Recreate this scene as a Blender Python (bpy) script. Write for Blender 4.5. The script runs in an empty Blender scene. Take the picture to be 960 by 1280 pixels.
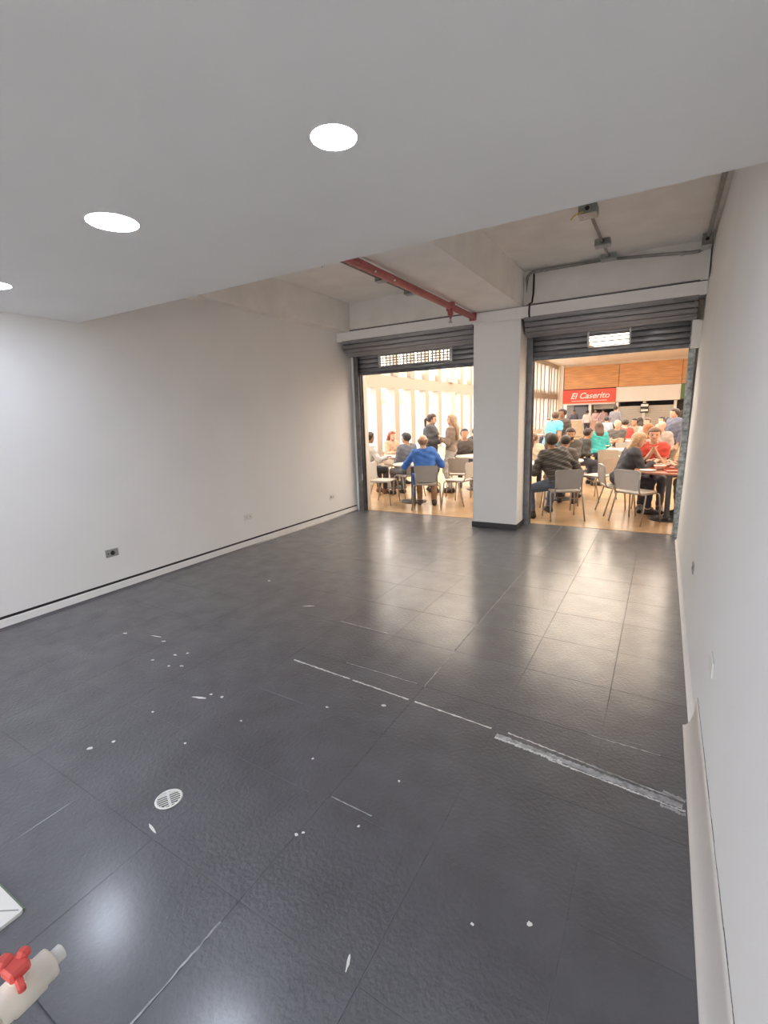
import bpy, math, random
import numpy as np
from mathutils import Vector, Matrix

random.seed(7)
rng = np.random.default_rng(7)
PI = math.pi
SC = bpy.context.scene
COL = SC.collection

# ------------------------------------------------------------------ camera
cam_d = bpy.data.cameras.new('camera')
cam = bpy.data.objects.new('camera', cam_d)
COL.objects.link(cam)
yaw, pit, rol = 0.531779, -0.198825, -0.033440
fw = Vector((-math.sin(yaw)*math.cos(pit), math.cos(yaw)*math.cos(pit), math.sin(pit)))
rt = fw.cross(Vector((0, 0, 1))).normalized()
up = rt.cross(fw)
r2 = rt*math.cos(rol) + up*math.sin(rol)
u2 = -rt*math.sin(rol) + up*math.cos(rol)
cam.matrix_world = Matrix(((r2.x, u2.x, -fw.x, 0), (r2.y, u2.y, -fw.y, 0), (r2.z, u2.z, -fw.z, 1.62), (0, 0, 0, 1)))
cam_d.sensor_fit = 'VERTICAL'
cam_d.sensor_height = 36.0
cam_d.lens = 592.38/1280*36.0
cam_d.clip_start = 0.02
cam_d.clip_end = 300
SC.camera = cam

# ------------------------------------------------------------------ world, light, exposure
world = bpy.data.worlds.new('overcast_sky')
SC.world = world
world.use_nodes = True
bg = world.node_tree.nodes['Background']
bg.inputs[0].default_value = (1.0, 0.97, 0.93, 1)
bg.inputs[1].default_value = 6.3
LAMP = 60.0
HALL_FILL = 2.5  # strength of the added hall fill panels
SC.view_settings.view_transform = 'Standard'
SC.view_settings.look = 'None'
SC.view_settings.gamma = 1.0
SC.view_settings.use_curve_mapping = False
SC.view_settings.exposure = 0.85
SC.cycles.use_denoising = True
SC.cycles.max_bounces = 10
SC.cycles.diffuse_bounces = 6
SC.cycles.transparent_max_bounces = 16
SC.cycles.sample_clamp_indirect = 8

# ------------------------------------------------------------------ materials
MATS = {}

def mat(name, col, rough=0.6, metal=0.0, var=0.0, vscale=8.0, bump=0.0, bscale=60.0, bdist=0.002, rvar=0.0, rscale=6.0, spec=0.5, emit=0.0, stretch=None, col2=None, objvar=0.0, world_co=False, coat=0.0, coat_r=0.2):
    if name in MATS:
        return MATS[name]
    m = bpy.data.materials.new(name)
    m.use_nodes = True
    nt = m.node_tree
    b = nt.nodes['Principled BSDF']
    b.inputs['Base Color'].default_value = (*col, 1)
    b.inputs['Roughness'].default_value = rough
    b.inputs['Metallic'].default_value = metal
    b.inputs['Specular IOR Level'].default_value = spec
    if emit:
        b.inputs['Emission Color'].default_value = (*col, 1)
        b.inputs['Emission Strength'].default_value = emit
    if coat:
        b.inputs['Coat Weight'].default_value = coat
        b.inputs['Coat Roughness'].default_value = coat_r
        b.inputs['Coat IOR'].default_value = 1.6
    need = var or bump or rvar
    if need:
        tc = nt.nodes.new('ShaderNodeTexCoord')
        mp = nt.nodes.new('ShaderNodeMapping')
        if world_co:
            ge = nt.nodes.new('ShaderNodeNewGeometry')
            nt.links.new(ge.outputs['Position'], mp.inputs[0])
        else:
            nt.links.new(tc.outputs['Object'], mp.inputs[0])
        if stretch:
            mp.inputs['Scale'].default_value = stretch
    if var or col2:
        n = nt.nodes.new('ShaderNodeTexNoise')
        n.inputs['Scale'].default_value = vscale
        n.inputs['Detail'].default_value = 6
        nt.links.new(mp.outputs[0], n.inputs['Vector'])
        r = nt.nodes.new('ShaderNodeValToRGB')
        c2 = col2 if col2 else tuple(max(0, c*(1-var)) for c in col)
        c1 = col if col2 else tuple(min(1, c*(1+var)) for c in col)
        r.color_ramp.elements[0].position = 0.35
        r.color_ramp.elements[1].position = 0.65
        r.color_ramp.elements[0].color = (*c2, 1)
        r.color_ramp.elements[1].color = (*c1, 1)
        nt.links.new(n.outputs['Fac'], r.inputs[0])
        out = r.outputs[0]
        if objvar:
            oi = nt.nodes.new('ShaderNodeObjectInfo')
            mr = nt.nodes.new('ShaderNodeMapRange')
            mr.inputs['To Min'].default_value = 1-objvar
            mr.inputs['To Max'].default_value = 1+objvar
            nt.links.new(oi.outputs['Random'], mr.inputs['Value'])
            mx = nt.nodes.new('ShaderNodeVectorMath')
            mx.operation = 'SCALE'
            nt.links.new(out, mx.inputs[0])
            nt.links.new(mr.outputs[0], mx.inputs['Scale'])
            out = mx.outputs[0]
        nt.links.new(out, b.inputs['Base Color'])
    if rvar:
        n = nt.nodes.new('ShaderNodeTexNoise')
        n.inputs['Scale'].default_value = rscale
        n.inputs['Detail'].default_value = 8
        nt.links.new(mp.outputs[0], n.inputs['Vector'])
        mr = nt.nodes.new('ShaderNodeMapRange')
        mr.inputs['From Min'].default_value = 0.3
        mr.inputs['From Max'].default_value = 0.7
        mr.inputs['To Min'].default_value = max(0, rough-rvar)
        mr.inputs['To Max'].default_value = min(1, rough+rvar)
        nt.links.new(n.outputs['Fac'], mr.inputs['Value'])
        nt.links.new(mr.outputs[0], b.inputs['Roughness'])
    if bump:
        n = nt.nodes.new('ShaderNodeTexNoise')
        n.inputs['Scale'].default_value = bscale
        n.inputs['Detail'].default_value = 4
        nt.links.new(mp.outputs[0], n.inputs['Vector'])
        bp = nt.nodes.new('ShaderNodeBump')
        bp.inputs['Strength'].default_value = bump
        bp.inputs['Distance'].default_value = bdist
        nt.links.new(n.outputs['Fac'], bp.inputs['Height'])
        nt.links.new(bp.outputs[0], b.inputs['Normal'])
    MATS[name] = m
    return m

def glass_mat(name, tint=(1, 1, 1), refl=0.08):
    m = bpy.data.materials.new(name)
    m.use_nodes = True
    nt = m.node_tree
    nt.nodes.remove(nt.nodes['Principled BSDF'])
    t = nt.nodes.new('ShaderNodeBsdfTransparent')
    t.inputs[0].default_value = (*tint, 1)
    g = nt.nodes.new('ShaderNodeBsdfGlossy')
    g.inputs['Roughness'].default_value = 0.02
    x = nt.nodes.new('ShaderNodeMixShader')
    x.inputs[0].default_value = refl
    nt.links.new(t.outputs[0], x.inputs[1])
    nt.links.new(g.outputs[0], x.inputs[2])
    nt.links.new(x.outputs[0], nt.nodes['Material Output'].inputs[0])
    MATS[name] = m
    return m

M_wall = mat('white_wall_paint', (0.86, 0.855, 0.85), 0.75, bump=0.12, bscale=180, bdist=0.001, var=0.015, vscale=1.5)
M_ceil = mat('white_ceiling_paint', (0.89, 0.89, 0.89), 0.8, bump=0.08, bscale=140, bdist=0.001, var=0.012, vscale=2)
M_concrete = mat('painted_concrete', (0.87, 0.85, 0.82), 0.8, bump=0.2, bscale=45, bdist=0.002, var=0.04, vscale=3)
M_trim = mat('white_trim_paint', (0.87, 0.865, 0.86), 0.5, var=0.02, vscale=6)
M_floor = mat('black_floor_paint', (0.086, 0.088, 0.102), 0.42, var=0.14, vscale=4, bump=0.8, bscale=55, bdist=0.006, rvar=0.08, rscale=6, objvar=0.03, world_co=True, coat=0.8, coat_r=0.22)
M_gap = mat('dark_joint', (0.02, 0.02, 0.022), 0.6)
M_filler = mat('pale_joint_filler', (0.62, 0.62, 0.62), 0.7, var=0.25, vscale=30)
M_filler2 = mat('grey_joint_filler', (0.33, 0.34, 0.36), 0.5, var=0.35, vscale=25)
M_chip = mat('white_paint_chip', (0.75, 0.75, 0.74), 0.7)
M_black = mat('black_paint', (0.025, 0.025, 0.027), 0.45)
M_steel = mat('shutter_steel', (0.36, 0.36, 0.385), 0.42, metal=0.35, var=0.12, vscale=6, stretch=(1, 6, 6), rvar=0.1)
M_steel_d = mat('shutter_rail_steel', (0.16, 0.165, 0.18), 0.45, metal=0.5, var=0.2, vscale=9)
M_steel_l = mat('light_steel', (0.55, 0.55, 0.54), 0.4, metal=0.6, var=0.1, vscale=12)
M_peel = mat('peeling_galvanised', (0.50, 0.53, 0.53), 0.55, metal=0.2, vscale=22, var=0.3, col2=(0.17, 0.19, 0.19))
M_conduit = mat('galvanised_conduit', (0.34, 0.33, 0.31), 0.4, metal=0.6, var=0.15, vscale=10)
M_box = mat('junction_box_metal', (0.33, 0.36, 0.33), 0.45, metal=0.5, var=0.2, vscale=20)
M_red = mat('red_pipe_paint', (0.42, 0.105, 0.11), 0.45, var=0.12, vscale=14)
M_plastic_w = mat('white_plastic', (0.76, 0.755, 0.74), 0.4)
M_plastic_g = mat('grey_plastic', (0.30, 0.30, 0.30), 0.4)
M_pvc = mat('ivory_pvc', (0.72, 0.67, 0.58), 0.35, var=0.04, vscale=12)
M_redplastic = mat('red_plastic_handle', (0.72, 0.10, 0.085), 0.4)
M_hallfloor = mat('tan_polished_floor', (0.52, 0.35, 0.205), 0.20, var=0.10, vscale=2.5, rvar=0.06, bump=0.03, bscale=12)
M_cream = mat('cream_paint', (0.80, 0.74, 0.64), 0.6, var=0.02, vscale=3)
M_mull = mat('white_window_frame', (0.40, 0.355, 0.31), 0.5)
M_col = mat('grey_column_paint', (0.50, 0.47, 0.45), 0.55)
M_wood = mat('orange_wood_panel', (0.62, 0.33, 0.15), 0.5, var=0.16, vscale=2.2, stretch=(0.6, 1, 7), objvar=0.06)
M_signred = mat('red_sign', (0.72, 0.09, 0.06), 0.4)
M_signgreen = mat('green_sign', (0.09, 0.20, 0.07), 0.4)
M_white = mat('white_enamel', (0.82, 0.80, 0.77), 0.4)
M_stall = mat('stall_shutter_grey', (0.58, 0.55, 0.50), 0.5)
M_dark = mat('dark_interior', (0.10, 0.10, 0.12), 0.6, var=0.2, vscale=3)
M_counter = mat('beige_counter', (0.66, 0.54, 0.38), 0.5, var=0.05, vscale=4)
M_pink = mat('pink_panel', (0.72, 0.46, 0.38), 0.5)
M_glass = glass_mat('window_glass')
M_chair = mat('taupe_chair_shell', (0.40, 0.37, 0.34), 0.35, var=0.04, vscale=6)
M_chair_l = mat('pale_chair_shell', (0.58, 0.55, 0.52), 0.3, var=0.04, vscale=6)
M_chairleg = mat('chair_leg_metal', (0.36, 0.34, 0.32), 0.35, metal=0.7)
M_tabtop = mat('pale_table_top', (0.62, 0.57, 0.51), 0.3, var=0.05, vscale=6)
M_tabbrown = mat('brown_table_top', (0.36, 0.15, 0.09), 0.35, var=0.15, vscale=9)
M_tableg = mat('black_table_leg', (0.03, 0.03, 0.035), 0.4)
M_tray = mat('red_brown_tray', (0.50, 0.13, 0.08), 0.4)
M_bowl = mat('pink_ceramic', (0.72, 0.46, 0.40), 0.35)
M_cup = mat('yellow_cup', (0.80, 0.55, 0.22), 0.4)
M_paper = mat('white_paper', (0.82, 0.80, 0.77), 0.8)
M_orange = mat('orange_awning', (0.80, 0.22, 0.06), 0.6)
M_pave = mat('pale_paving', (0.55, 0.53, 0.48), 0.8, var=0.08, vscale=1)
M_green = mat('hedge_leaf', (0.16, 0.24, 0.08), 0.7, var=0.3, vscale=4)
M_house = mat('pale_render', (0.72, 0.70, 0.66), 0.8, var=0.04, vscale=1)
M_winglass = mat('far_window_glass', (0.16, 0.19, 0.23), 0.15)

lamp_m = bpy.data.materials.new('led_diffuser')
lamp_m.use_nodes = True
_b = lamp_m.node_tree.nodes['Principled BSDF']
_b.inputs['Base Color'].default_value = (0.9, 0.9, 0.9, 1)
_b.inputs['Emission Color'].default_value = (0.78, 0.85, 1.0, 1)
_b.inputs['Emission Strength'].default_value = LAMP

# ------------------------------------------------------------------ mesh helpers
class MB:
    def __init__(s):
        s.v = []; s.f = []; s.sm = []
    def add(s, vs, fs, smooth=False):
        o = len(s.v)
        s.v += [tuple(v) for v in vs]
        s.f += [tuple(i+o for i in f) for f in fs]
        s.sm += [smooth]*len(fs)
        return s
    def box(s, x0, x1, y0, y1, z0, z1, M=None, bev=0.0):
        if bev:
            return s.rbox(x0, x1, y0, y1, z0, z1, bev, M)
        vs = [Vector((x, y, z)) for z in (z0, z1) for y in (y0, y1) for x in (x0, x1)]
        if M is not None:
            vs = [M @ v for v in vs]
        return s.add(vs, [(0, 2, 3, 1), (4, 5, 7, 6), (0, 1, 5, 4), (2, 6, 7, 3), (0, 4, 6, 2), (1, 3, 7, 5)])
    def rbox(s, x0, x1, y0, y1, z0, z1, b, M=None):
        # box with chamfered edges: 24 vertices
        xs = (x0, x1); ys = (y0, y1); zs = (z0, z1)
        vs = []; idx = {}
        for i in (0, 1):
            for j in (0, 1):
                for k in (0, 1):
                    sx = b if i == 0 else -b
                    sy = b if j == 0 else -b
                    sz = b if k == 0 else -b
                    c = (xs[i], ys[j], zs[k])
                    idx[i, j, k, 0] = len(vs); vs.append(Vector((c[0], c[1]+sy, c[2]+sz)))
                    idx[i, j, k, 1] = len(vs); vs.append(Vector((c[0]+sx, c[1], c[2]+sz)))
                    idx[i, j, k, 2] = len(vs); vs.append(Vector((c[0]+sx, c[1]+sy, c[2])))
        fs = []
        q = [(0, 0), (1, 0), (1, 1), (0, 1)]
        for i in (0, 1):
            f = [idx[i, a, c, 0] for a, c in q]; fs.append(f if i else f[::-1])
            f = [idx[a, i, c, 1] for a, c in q]; fs.append(f[::-1] if i else f)
            f = [idx[a, c, i, 2] for a, c in q]; fs.append(f if i else f[::-1])
        for i in (0, 1):
            for j in (0, 1):
                fs.append([idx[i, j, 0, 0], idx[i, j, 1, 0], idx[i, j, 1, 1], idx[i, j, 0, 1]] if (i != j) else [idx[i, j, 0, 1], idx[i, j, 1, 1], idx[i, j, 1, 0], idx[i, j, 0, 0]])
                fs.append([idx[i, 0, j, 0], idx[i, 1, j, 0], idx[i, 1, j, 2], idx[i, 0, j, 2]] if (i == j) else [idx[i, 0, j, 2], idx[i, 1, j, 2], idx[i, 1, j, 0], idx[i, 0, j, 0]])
                fs.append([idx[0, i, j, 1], idx[1, i, j, 1], idx[1, i, j, 2], idx[0, i, j, 2]] if (i != j) else [idx[0, i, j, 2], idx[1, i, j, 2], idx[1, i, j, 1], idx[0, i, j, 1]])
                for k in (0, 1):
                    t = [idx[i, j, k, 0], idx[i, j, k, 1], idx[i, j, k, 2]]
                    fs.append(t if (i+j+k) % 2 else t[::-1])
        if M is not None:
            vs = [M @ v for v in vs]
        return s.add(vs, fs)
    def prism(s, pts, fn, smooth=False):
        # pts closed outline (2d), fn(p, t) -> 3d for t in 0,1
        n = len(pts)
        vs = [fn(p, 0) for p in pts] + [fn(p, 1) for p in pts]
        fs = [tuple(range(n))[::-1], tuple(range(n, 2*n))]
        fs += [(i, (i+1) % n, n+(i+1) % n, n+i) for i in range(n)]
        o = len(s.v)
        s.v += [tuple(v) for v in vs]; s.f += [tuple(i+o for i in f) for f in fs]
        s.sm += [False, False] + [smooth]*n
        return s
    def tube(s, pts, r, n=8, cap=True):
        pts = [Vector(p) for p in pts]
        rs = r if isinstance(r, (list, tuple)) else [r]*len(pts)
        rings = []
        ref = None
        for i, p in enumerate(pts):
            d = (pts[min(i+1, len(pts)-1)] - pts[max(i-1, 0)]).normalized()
            if ref is None:
                ref = Vector((0, 0, 1)) if abs(d.z) < 0.9 else Vector((1, 0, 0))
            a = d.cross(ref).normalized(); b = d.cross(a).normalized()
            ref = -d.cross(a).normalized() if False else ref
            rings.append([p + (a*math.cos(2*PI*k/n) + b*math.sin(2*PI*k/n))*rs[i] for k in range(n)])
        vs = [v for rg in rings for v in rg]
        fs = []
        for i in range(len(pts)-1):
            for k in range(n):
                fs.append((i*n+k, i*n+(k+1) % n, (i+1)*n+(k+1) % n, (i+1)*n+k))
        s.add(vs, fs, True)
        if cap:
            o = len(s.v) - len(vs)
            s.f.append(tuple(o+k for k in range(n))[::-1]); s.sm.append(False)
            s.f.append(tuple(o+(len(pts)-1)*n+k for k in range(n))); s.sm.append(False)
        return s
    def lathe(s, prof, c=(0, 0, 0), n=24, M=None, smooth=True, cap=True):
        vs = []; fs = []
        for r, z in prof:
            for k in range(n):
                a = 2*PI*k/n
                v = Vector((c[0]+r*math.cos(a), c[1]+r*math.sin(a), c[2]+z))
                vs.append(M @ v if M is not None else v)
        for i in range(len(prof)-1):
            for k in range(n):
                fs.append((i*n+k, i*n+(k+1) % n, (i+1)*n+(k+1) % n, (i+1)*n+k))
        s.add(vs, fs, smooth)
        o = len(s.v) - len(vs)
        if not cap:
            return s
        if prof[0][0] > 1e-6:
            s.f.append(tuple(o+k for k in range(n))[::-1]); s.sm.append(False)
        if prof[-1][0] > 1e-6:
            s.f.append(tuple(o+(len(prof)-1)*n+k for k in range(n))); s.sm.append(False)
        return s
    def mesh(s, name, m):
        me = bpy.data.meshes.new(name)
        me.from_pydata([tuple(v) for v in s.v], [], s.f)
        me.polygons.foreach_set('use_smooth', s.sm)
        me.materials.append(m)
        me.update()
        return me
    def build(s, name, m, parent=None):
        return link(name, s.mesh(name, m), parent)

def link(name, me, parent=None, loc=None, rz=None):
    o = bpy.data.objects.new(name, me)
    COL.objects.link(o)
    if parent is not None:
        o.parent = parent
    if loc is not None:
        o.location = loc
    if rz is not None:
        o.rotation_euler.z = rz
    return o

def tag(o, label, cat, group=None):
    o['label'] = label
    o['category'] = cat
    if group:
        o['group'] = group
    return o

def struct(name, mb, m):
    o = mb.build(name, m)
    o['kind'] = 'structure'
    return o

def empty(name, loc=(0, 0, 0), rz=0.0):
    o = bpy.data.objects.new(name, None)
    COL.objects.link(o)
    o.empty_display_size = 0.1
    o.location = loc
    o.rotation_euler.z = rz
    return o

def copy_tree(o, parent=None):
    c = o.copy()
    COL.objects.link(c)
    c.parent = parent
    for ch in list(o.children):
        copy_tree(ch, c)
    return c

# ------------------------------------------------------------------ room shell
LX = -4.6            # left wall face
ZG = 2.53            # lowered ceiling
ZC = 3.38            # concrete ceiling
ZB = 2.95            # underside of the beams
YG = 2.53            # edge of the lowered ceiling
YW = 6.62            # wall above the shutters
def RXz(z):
    return 0.245 + 0.021*z

# floor: slab with single painted tiles
T = 0.495; X0 = -1.148; Y0 = 0.88
fl = MB()
fl.box(-4.75, 0.45, -5.4, 7.0, -0.2, -0.006)
fl.box(-4.613, 0.337, -5.4, Y0-T-0.002, -0.006, 0.0)
floor = struct('floor', fl, M_floor)
def tile_mesh(w, d):
    g = 0.0004; b = 0.0016
    mb = MB()
    sh = -0.022*T
    def P(u, v, e, z):
        uu = g+e + u*(w-2*(g+e)); vv = g+e + v*(d-2*(g+e))
        return (uu, vv + sh*(uu/T), z)
    vs = [P(u, v, 0, -0.006) for v in (0, 1) for u in (0, 1)] + [P(u, v, 0, -0.0008) for v in (0, 1) for u in (0, 1)] + [P(u, v, b, 0) for v in (0, 1) for u in (0, 1)]
    fs = [(8, 9, 11, 10)]
    for a in (0, 4):
        fs += [(a, a+1, a+5, a+4), (a+1, a+3, a+7, a+5), (a+3, a+2, a+6, a+7), (a+2, a, a+4, a+6)]
    mb.add(vs, fs)
    return mb.mesh('floor_tile', M_floor)
tm = tile_mesh(T, T)
tl = tile_mesh(T, 7.0-(Y0+12*T)-0.01)
for i in range(-7, 3):
    for j in range(-1, 13):
        x = X0+i*T; y = Y0+j*T - 0.022*(i*T)
        if j == 12 and i < -3:
            continue
        link('floor_tile', tl if j == 12 else tm, floor, (x, y, 0))
# last short row on the left half keeps clear of the threshold
tl2 = tile_mesh(T, 0.07)
for i in range(-7, -3):
    link('floor_tile', tl2, floor, (X0+i*T, Y0+12*T-0.022*(i*T), 0))

# paint chips, filled joints
def blob(cx, cy, rx, ry, ang, n=9, z=0.0008, jag=0.35):
    vs = []
    for k in range(n):
        a = 2*PI*k/n
        q = 1 + jag*(random.random()-0.5)*2
        px, py = rx*q*math.cos(a), ry*q*math.sin(a)
        vs.append((cx+px*math.cos(ang)-py*math.sin(ang), cy+px*math.sin(ang)+py*math.cos(ang)))
    mb = MB()
    mb.prism(vs, lambda p, t: (p[0], p[1], 0.0002 + t*z))
    return mb
CHIPS = [(-3.58, 1.97, .022, .010, .3), (-3.30, 2.05, .05, .006, .2), (-3.17, 2.02, .018, .008, .4), (-2.90, 1.92, .016, .010, 0),
         (-2.84, 1.98, .010, .009, 0), (-2.98, 1.80, .012, .006, .5), (-2.80, 1.80, .010, .008, 0), (-2.72, 1.84, .014, .006, .4),
         (-2.30, 1.64, .045, .009, .25), (-2.26, 1.70, .012, .008, 0), (-2.18, 1.71, .010, .008, 0), (-2.42, 1.42, .010, .008, 0),
         (-2.37, 1.16, .009, .008, 0), (-2.43, 1.07, .014, .011, .3), (-2.02, 1.33, .009, .007, 0), (-1.15, 1.18, .008, .007, 0),
         (-1.13, 1.20, .007, .006, 0), (-0.26, 1.28, .008, .008, 0), (-0.42, 1.19, .006, .005, 0), (-0.71, 0.90, .004, .024, .35),
         (-0.92, 1.62, .006, .005, 0), (-1.27, 2.085, .016, .010, .1), (-1.55, 1.92, .008, .006, 0),
         (-1.36, 1.55, .006, .005, 0), (-0.95, 1.33, .006, .005, 0), (-1.9, 1.6, .007, .005, 0), (-1.48, 3.45, .01, .01, 0), (-0.8, 4.4, .012, .01, 0),
         (-2.6, 3.05, .05, .008, .5), (-3.4, 3.4, .016, .01, .2), (-1.69, .92, .03, .005, -.2)]
for c in CHIPS:
    blob(*c).build('paint_chip', M_chip, floor)
def strip(p0, p1, w, m, ragged=0.3, n=26, z=0.0009, name='joint_filler'):
    p0 = Vector((*p0, 0)); p1 = Vector((*p1, 0)); d = (p1-p0); L = d.length; d.normalize(); nn = Vector((-d.y, d.x, 0))
    a = []; b = []
    for k in range(n+1):
        q = p0 + d*(L*k/n)
        a.append(q + nn*w*(0.5 + ragged*(random.random()-.5)))
        b.append(q - nn*w*(0.5 + ragged*(random.random()-.5)))
    mb = MB()
    for k in range(n):
        z0, z1 = 0.0002, z
        vs = [(*v.xy, zz) for zz in (z0, z1) for v in (a[k], b[k], b[k+1], a[k+1])]
        mb.add(vs, [(4, 5, 6, 7), (0, 4, 7, 3), (1, 2, 6, 5)])
    return mb.build(name, m, floor)
strip((-2.084, 2.255), (-1.60, 2.226), .011, M_filler, .5)
strip((-1.58, 2.224), (-1.17, 2.200), .011, M_filler, .5)
strip((-1.13, 2.197), (-0.667, 2.168), .010, M_filler, .6)
strip((-0.63, 2.125), (0.18, 2.045), .034, M_filler2, .30, 120)
strip((-0.63, 2.108), (-0.30, 2.078), .013, M_filler, .8, 70, .0012)
strip((-0.36, 2.072), (0.19, 2.020), .008, M_filler, .9, 90, .0012)
strip((-0.58, 2.172), (0.19, 2.075), .007, M_filler, .8, 90)
strip((-0.20, 2.120), (0.19, 2.080), .006, M_filler, .8, 20)
strip((0.10, 2.015), (0.19, 2.000), .016, M_filler2, .8, 24)
strip((0.11, 2.100), (0.195, 2.085), .012, M_filler2, .8, 24)
strip((-1.14, 1.402), (-0.93, 1.397), .004, M_filler2, .8, 12)
strip((-2.16, 2.915), (-1.70, 2.890), .006, M_filler2, .8, 18)
strip((-1.74, 2.385), (-1.2, 2.372), .006, M_filler2, .8, 18)
strip((-0.22, 2.345), (0.1, 2.340), .006, M_filler2, .8, 14)
strip((-1.152, 0.42), (-1.150, 0.80), .006, M_filler2, .9, 24)
strip((-1.146, 2.36), (-1.150, 2.86), .005, M_filler2, .8, 30)
strip((-1.150, 2.90), (-1.152, 3.35), .004, M_filler2, .9, 24)
strip((-1.48, 5.40), (-1.05, 5.385), .008, M_filler2, .8, 16)

# walls
w = MB(); w.box(-4.78, LX, -5.4, 6.90, 0.0, ZC+0.3)
wall_left = struct('wall_left', w, M_wall)
w = MB()
w.prism([(RXz(0), 0), (0.55, 0), (0.55, ZC+.3), (RXz(2.96)+0.02, ZC+.3), (RXz(2.96)+0.02, 2.965), (RXz(2.945), 2.945)],
        lambda p, t: (p[0], -5.4 + t*(7.01+5.4), p[1]))
wall_right = struct('wall_right', w, M_wall)
w = MB()
w.box(-4.78, -4.2, -5.55, -5.4, 0, ZC+.3); w.box(-.15, .55, -5.55, -5.4, 0, ZC+.3); w.box(-4.2, -.15, -5.55, -5.4, 2.35, ZC+.3); w.box(-4.2, -.15, -5.55, -5.4, 0, .12)
struct('wall_rear', w, M_wall)
# glazed shop front added unseen at the rear to let in fill daylight
wr = empty('added_shop_front', (-2.175, -5.47, 0)); wr['kind'] = 'structure'
for k in range(4):
    MB().box(-2.025+k*1.333-.03*(k > 0), -2.025+k*1.333+.03+.0*(k < 3), -.05, .05, .12, 2.35, bev=.004).build('mullion', M_steel_l, wr)
for k in range(3):
    MB().box(-2.025+k*1.333+.03, -2.025+(k+1)*1.333-.03, -.004, .004, .17, 2.30).build('pane', M_glass, wr)
for z in (.12, 2.30):
    MB().box(-2.025, 2.025, -.05, .05, z, z+.05, bev=.004).build('rail', M_steel_l, wr)
w = MB(); w.box(-20, 20, -40, -5.55, -.25, -.05)
struct('paving_rear', w, M_pave)
w = MB(); w.box(LX, 0.31, YW, 7.0, 2.962, ZC+0.3)
wall_back = struct('wall_back', w, M_concrete)
# lintel (lighter beam above the shutters)
w = MB(); w.box(LX, 0.305, 6.515, 6.76, 2.80, 2.94)
struct('trim_1', w, M_trim)
w = MB(); w.box(LX, 0.305, 6.58, 6.80, 2.94, 2.962)
struct('trim_2', w, M_gap)
# pillar between the shutters
w = MB(); w.box(-2.32, -1.685, 6.50, 7.0, 0.0, 2.80, bev=0.006)
pillar = struct('pillar', w, M_wall)
w = MB(); w.box(-2.332, -1.673, 6.488, 7.0, 0.0, 0.075, bev=0.003)
struct('baseboard_pillar', w, M_black)
# ceilings and beams
w = MB(); w.box(-4.78, 0.55, YG-0.25, 7.0, ZC, ZC+0.3)
struct('ceiling', w, M_concrete)
w = MB(); w.box(-4.78, 0.55, -5.55, YG, ZG, ZC+0.3)
struct('ceiling_lowered', w, M_ceil)
w = MB(); w.box(-2.32, -1.685, YG, YW, ZB, ZC)
struct('beam_pillar', w, M_concrete)
w = MB(); w.box(LX, -4.40, YG, YW, ZB, ZC)
struct('beam_left', w, M_concrete)
# skirtings
w = MB(); w.box(LX, LX+0.018, -5.4, 6.87, 0.016, 0.085, bev=0.002)
struct('baseboard_left', w, M_trim)
w = MB(); w.box(LX, LX+0.006, -5.4, 6.87, 0.085, 0.106)
struct('trim_3', w, M_gap)
w = MB(); w.prism([(LX, 0), (LX+.05, 0), (LX+.03, .008), (LX+.02, .02), (LX, .02)], lambda p, t: (p[0], -5.4+t*(6.87+5.4), p[1]))
struct('trim_4', w, M_floor)
# coved skirting along the right wall, broken off at y = 2.66
pts = [(RXz(0)+.004, 0), (0.196, 0), (0.196, .008)]
for k in range(9):
    a = PI/2*k/8
    pts.append((0.198 + 0.044*math.sin(a), 0.008 + 0.147*(1-math.cos(a))))
pts += [(RXz(.2)+.004, .157)]
w = MB(); w.prism(pts, lambda p, t: (p[0], -5.4+t*(2.64+5.4), p[1]), True)
struct('baseboard_right', w, M_trim)
w = MB(); w.prism([(RXz(0)+.004, 0), (0.222, 0), (0.234, .012), (RXz(.05)+.004, .05)], lambda p, t: (p[0], 2.64+t*(6.70-2.64), p[1]))
struct('trim_5', w, M_concrete)
# torn plaster line above the coved skirting
w = MB()
for k in range(30):
    y0 = -0.5+k*0.105; y1 = y0+0.105
    z = .165+0.004*random.random()
    w.box(RXz(.2)-.0015, RXz(.2)+.004, y0, y1, z, z+.004+.004*random.random())
struct('trim_6', w, M_gap)

# ------------------------------------------------------------------ LED downlights
def downlight(x, y, d, label):
    root = empty('ceiling_downlight', (x, y, ZG))
    r = d/2
    MB().lathe([(r, 0.0), (r+.003, -.001), (r+.003, -.002), (r+.002, -.002), (r+.001, -.001), (r+.001, -.0005)], n=40, cap=False).build('rim', M_plastic_w, root)
    MB().lathe([(r+.001, -.0004), (r, -.0016), (r*.8, -.0026), (r*.4, -.003), (0.0, -.003)], n=40).build('diffuser', lamp_m, root)
    tag(root, label, 'ceiling light', 'round LED downlights in the lowered ceiling')
downlight(-1.012, 1.474, .150, 'round LED downlight nearest the right wall')
downlight(-2.244, 1.457, .215, 'round LED downlight in the middle of its row')
downlight(-3.79, 1.58, .200, 'round LED downlight nearest the left wall')
for k, y in enumerate((-0.9, -3.3)):  # unseen rows behind the camera, added for more light
    for x, side in ((-1.012, 'right wall'), (-2.244, 'centre line'), (-3.68, 'left wall')):
        downlight(x, y, .160, 'added unseen round LED downlight near the %s, row %s rear glass' % (side, ('well ahead of', 'closest to')[k]))

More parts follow.
